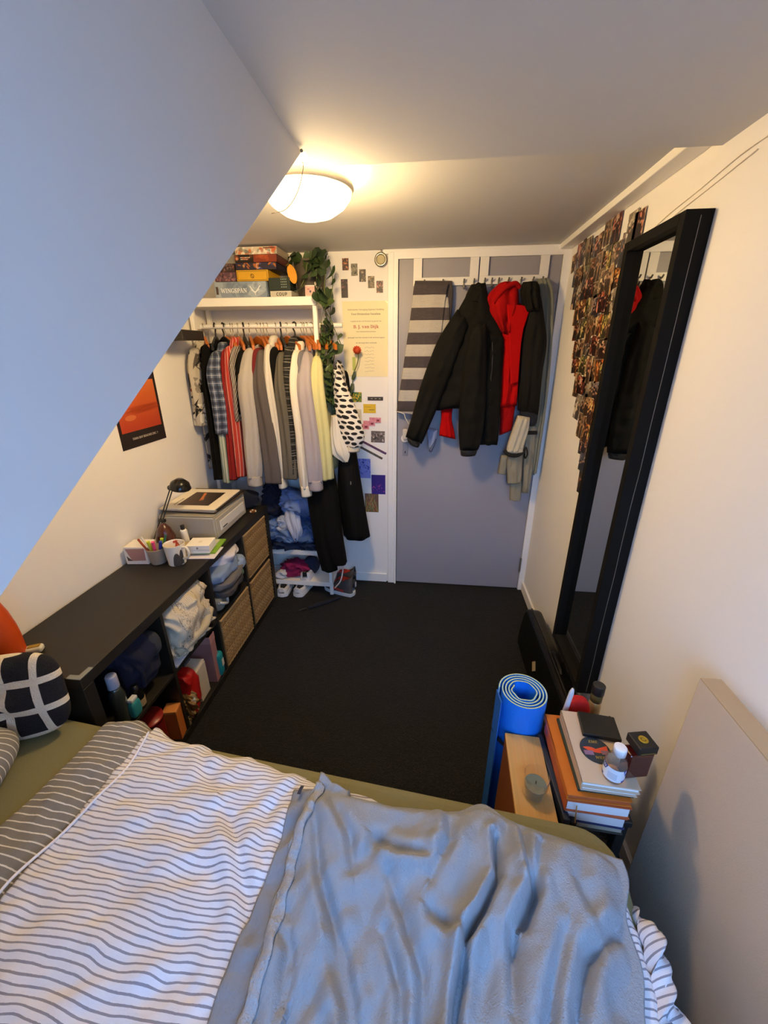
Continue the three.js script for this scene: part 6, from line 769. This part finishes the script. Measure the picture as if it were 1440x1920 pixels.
{ const ply = canvas(256, 512, (g, w, h) => { g.fillStyle = '#c99a58'; g.fillRect(0, 0, w, h); for (let i = 0; i < 160; i++) { g.strokeStyle = `rgba(${150 + rnd(60) | 0},${100 + rnd(40) | 0},50,.10)`; g.lineWidth = 1 + rnd(3); const x = rnd(w); g.beginPath(); g.moveTo(x, 0); g.bezierCurveTo(x + rnd(-14, 14), h * .3, x + rnd(-14, 14), h * .6, x + rnd(-10, 10), h); g.stroke(); } });
  const pm = mat('#ffffff', 0.6, { map: ply }), t = thing('wooden_box', 'narrow light wooden box standing beside the bed with a candle glass on it', 'box', [0.303, 0, -0.787], [0, -0.05, 0]);
  part(t, 'top_board', box(0.1, 0.012, 0.246, 0.002), pm, [0, 0.494, 0]);
  for (const s of [-1, 1]) part(t, 'side_board', box(0.012, 0.488, 0.242, 0.002), mat('#7d431a', 0.55), [s * 0.043, 0.244, 0]);
  part(t, 'back_board', box(0.074, 0.488, 0.012, 0.002), mat('#7d431a', 0.55), [0, 0.244, -0.113]); part(t, 'base_board', box(0.074, 0.012, 0.236, 0.002), mat('#7d431a', 0.55), [0, 0.006, 0]);
  const c = thing('candle', 'burnt down candle in a clear glass on the wooden box', 'candle', [0.303, 0.5005, -0.735]);
  part(c, 'glass', lathe([[0, 0], [0.027, 0], [0.029, 0.004], [0.031, 0.07], [0.0295, 0.07], [0.0275, 0.008], [0, 0.007]], 40), mat('#ffffff', 0.03, { transmission: 1, thickness: 0, ior: 1.45 }));
  part(c, 'wax', at(cyl(0.0268, 0.0262, 0.03, 32), 0, 0.0235, 0), mat('#666954', 0.5)); part(c, 'wick', cyl(0.001, 0.001, 0.012, 6), mat('#15120f', 0.9), [0, 0.043, 0]);
}
{ const t = thing('bedside_table', 'dark low bedside table under the pile of books', 'table', [0.485, 0, -0.885]); part(t, 'tabletop', box(0.15, 0.02, 0.32, 0.003), mat('#1e1a18', 0.6), [-0.005, 0.435, 0]); for (const sx of [-1, 1]) for (const sz of [-1, 1]) part(t, 'leg', box(0.025, 0.425, 0.025, 0.003), mat('#1e1a18', 0.6), [sx * 0.06 - .005, 0.2125, sz * 0.14]); }
function book(label, x, y, z, w, h, d, cover, pages, turn, o = {}) {    // lying flat, spine at -x
  const t = thing('book', label, 'book', [x, y, z], [0, turn, 0], o.group); const c = mat(cover, 0.5), b = Math.min(0.003, h * .16);
  part(t, 'back_cover', box(w, b, d, 0.0008), c, [0, b / 2, 0]); part(t, 'front_cover', box(w, b, d, 0.0008), mat(o.top || cover, 0.45), [0, h - b / 2, 0]); part(t, 'spine', box(b, h, d, 0.0008), mat(o.spine || cover, 0.5), [-w / 2 + b / 2, h / 2, 0]); part(t, 'pages', box(w - 0.008, h - 2 * b, d - 0.008, 0.0005), mat(pages, 0.85), [0.001, h / 2, 0]); return t;
}
const GB = 'pile of books on the bedside table';
let by = 0.4455;
for (const [l, w, h, d, c, pg, tn, dx, dz, o] of [
  ['dark grey book at the bottom of the pile by the bed', 0.145, 0.026, 0.215, '#3b3a34', '#a9a393', -0.05, 0.0, 0, {}],
  ['thick white paged book with a dark blue cover in the pile', 0.145, 0.04, 0.215, '#1b2458', '#ddd8d6', -0.06, -0.002, 0.003, { top: '#b0502e' }],
  ['thick book with a rust orange cover and white pages', 0.15, 0.038, 0.225, '#b4552a', '#e4dfdd', -0.03, -0.004, 0.0, {}],
  ['flat orange book right above the rust orange one', 0.148, 0.018, 0.235, '#c86a1e', '#b4552a', -0.02, -0.006, -0.008, { top: '#c86a1e' }],
  ['dark green thin book under the beige one', 0.128, 0.008, 0.205, '#28382f', '#d9d4cc', -0.03, 0.011, -0.004, {}],
  ['cream thin book under the large beige one', 0.128, 0.012, 0.205, '#cbb296', '#e9e5e2', -0.04, 0.016, 0.0, {}],
  ['large beige book on top of the pile by the bed', 0.132, 0.016, 0.21, '#c9b194', '#efecea', -0.05, 0.018, -0.002, {}]]) { book(l, 0.447 + dx, by, -0.803 + dz, w, h, d, c, pg, tn, { ...o, group: GB }); by += h + 0.0006; }
const BTOP = by;
{ const rib = thing('ribbon_bookmark', 'thin gold ribbon bookmark hanging from the rust orange book', 'bookmark', [0.39, 0.50, -0.688]); part(rib, 'band', box(0.003, 0.07, 0.0012, 0.0004), mat('#b07a3a', 0.6), [0, 0.012, 0.002], [0, 0, 0.1]);
  const t = thing('notebook', 'black notebook lying at the far end of the beige book', 'notebook', [0.488, BTOP, -0.862], [0, -0.12, 0]); part(t, 'cover', box(0.095, 0.012, 0.075, 0.003), mat('#12110f', 0.45), [0, 0.006, 0]); part(t, 'elastic_band', box(0.004, 0.0128, 0.0756, 0.001), mat('#1d1b18', 0.6), [0.036, 0.0062, 0]);
  const cs = thing('coaster', 'round dark blue and orange coaster on the beige book', 'coaster', [0.456, BTOP, -0.792]); part(cs, 'disc', at(cyl(0.037, 0.037, 0.002, 44), 0, 0.001, 0), mat('#23303c', 0.45)); part(cs, 'print', at(new THREE.CircleGeometry(0.0365, 44), 0, 0.0022, 0, -Math.PI / 2), mat('#ffffff', 0.45, { map: canvas(256, 256, (g, w, h) => { g.fillStyle = '#25323f'; g.fillRect(0, 0, w, h); g.fillStyle = '#d8502c'; g.beginPath(); g.moveTo(20, 110); g.quadraticCurveTo(90, 90, 130, 120); g.lineTo(240, 80); g.lineTo(230, 150); g.quadraticCurveTo(130, 170, 60, 140); g.fill(); g.fillStyle = '#8a6a86'; g.fillRect(20, 140, 80, 44); g.fillRect(170, 130, 70, 40); g.fillStyle = '#b99a3a'; g.font = 'italic bold 36px serif'; g.textAlign = 'center'; g.fillText('EME', 130, 60); g.fillText('WEST', 150, 216); }) }));
  const bt = thing('pill_bottle', 'small clear bottle with a white cap and a blue ENZO label on the books', 'bottle', [0.472, BTOP, -0.727], [0, 0.2, 0]);
  part(bt, 'body', lathe([[0, 0], [0.0225, 0], [0.024, 0.003], [0.024, 0.05], [0.020, 0.062], [0.012, 0.072], [0.0115, 0.078], [0, 0.078]], 36), mat('#efe0cf', 0.08, { transmission: 0.9, thickness: 0, ior: 1.4 }));
  part(bt, 'label', at(new THREE.CylinderGeometry(0.0243, 0.0243, 0.038, 40, 1, true), 0, 0.027, 0), mat('#ffffff', 0.5, { map: canvas(512, 160, (g, w, h) => { g.fillStyle = '#e6e6ea'; g.fillRect(0, 0, w, h); for (const o of [0, 256]) { g.fillStyle = '#26409a'; g.beginPath(); g.moveTo(o + 10, 0); g.lineTo(o + 150, 0); g.lineTo(o + 130, 60); g.lineTo(o + 40, 90); g.fill(); g.fillRect(o + 10, 136, 110, 24); g.fillStyle = '#fff'; g.font = 'bold 40px sans-serif'; g.fillText('ENZO', o + 28, 44); g.fillStyle = '#8a90a8'; for (let k = 0; k < 5; k++) g.fillRect(o + 156, 60 + k * 16, 70, 5); } }) }));
  part(bt, 'cap', lathe([[0, 0], [0.0145, 0], [0.0145, 0.018], [0.012, 0.021], [0, 0.021]], 30), mat('#ece9ea', 0.35), [0, 0.077, 0]);
  const pf = thing('perfume_bottle', 'dark red glass bottle with a square black cap on the books', 'bottle', [0.522, BTOP, -0.742], [0, 0.2, 0]); part(pf, 'glass_body', box(0.062, 0.078, 0.034, 0.006, 4), mat('#4a120d', 0.08, { clearcoat: 1 }), [0, 0.039, 0]); part(pf, 'neck', cyl(0.01, 0.01, 0.01, 16), mat('#b69a5a', 0.3, { metalness: .8 }), [0, 0.081, 0]);
  const cp = part(pf, 'cap', box(0.048, 0.024, 0.046, 0.003), mat('#171512', 0.5), [0.004, 0.097, 0]); part(cp, 'gold_emblem', at(new THREE.TorusGeometry(0.008, 0.003, 8, 20).scale(1, 1, .3), 0, 0.0125, 0, Math.PI / 2), mat('#b8982f', 0.3, { metalness: .7 })); part(cp, 'gold_emblem_centre', at(cyl(0.004, 0.004, 0.0012, 12), 0, 0.0125, 0), mat('#b8982f', 0.3, { metalness: .7 })); part(cp, 'gold_line', box(0.036, 0.002, 0.001, 0.0004), mat('#8d7a3a', 0.4, { metalness: .6 }), [0, -0.006, 0.0233]);
  const sp = thing('spray_bottle', 'slim gold bottle with a dark cap behind the books near the wall', 'bottle', [0.53, 0.4455, -0.985]); part(sp, 'body', lathe([[0, 0], [0.017, 0], [0.018, 0.006], [0.018, 0.12], [0.016, 0.13], [0.013, 0.14], [0, 0.14]], 28), mat('#b79a62', 0.3, { metalness: .3 })); part(sp, 'shoulder', lathe([[0, 0], [0.0165, 0], [0.0165, 0.03], [0, 0.03]], 28), mat('#6b5a30', 0.35, { metalness: .3 }), [0, 0.138, 0]); part(sp, 'cap', lathe([[0, 0], [0.0175, 0], [0.0175, 0.03], [0.015, 0.032], [0, 0.032]], 28), mat('#26231f', 0.5), [0, 0.166, 0]);
  const wr = thing('charging_cable', 'white cable end standing up behind the books', 'cable', [0.43, 0.4455, -0.965]); part(wr, 'plug', lathe([[0, 0], [0.006, 0.002], [0.008, 0.07], [0.007, 0.2], [0.004, 0.215], [0, 0.217]], 14), mat('#d8d6da', 0.4), null, [0.1, 0, -0.04]); part(wr, 'cord', tube([[0, 0.004, 0.006], [0.03, 0.006, 0.0], [0.06, 0.006, -0.02], [0.05, 0.006, -0.05]], 0.003, 24, 6), mat('#d8d6da', 0.5));
  const rc = thing('pouch', 'small red cloth pouch tucked behind the books', 'pouch', [0.47, 0.52, -0.965]); part(rc, 'pouch_body', lump(0.035, 0.085, 0.022, 141, { amp: .12 }), cloth('#b5140f'));
  for (const [x, h, c, l, d] of [[0.366, 0.50, '#2b2f3a', 'dark blue grey upright folder between the wooden box and the books', 0.24], [0.386, 0.485, '#1d1e24', 'black upright folder leaning on the pile of books', 0.23]]) { const f = thing('folder', l, 'folder', [x, 0, -0.80], [0, 0.04, 0], 'upright folders beside the books'); part(f, 'cover', box(0.016, h, d, 0.003), mat(c, 0.55), [0, h / 2, 0]); part(f, 'spine_label', card(0.01, 0.08, 0.001), mat('#6d7078', 0.6), [0, h - .1, d / 2 + .0006]); }
}
renderer.render(scene, camera);
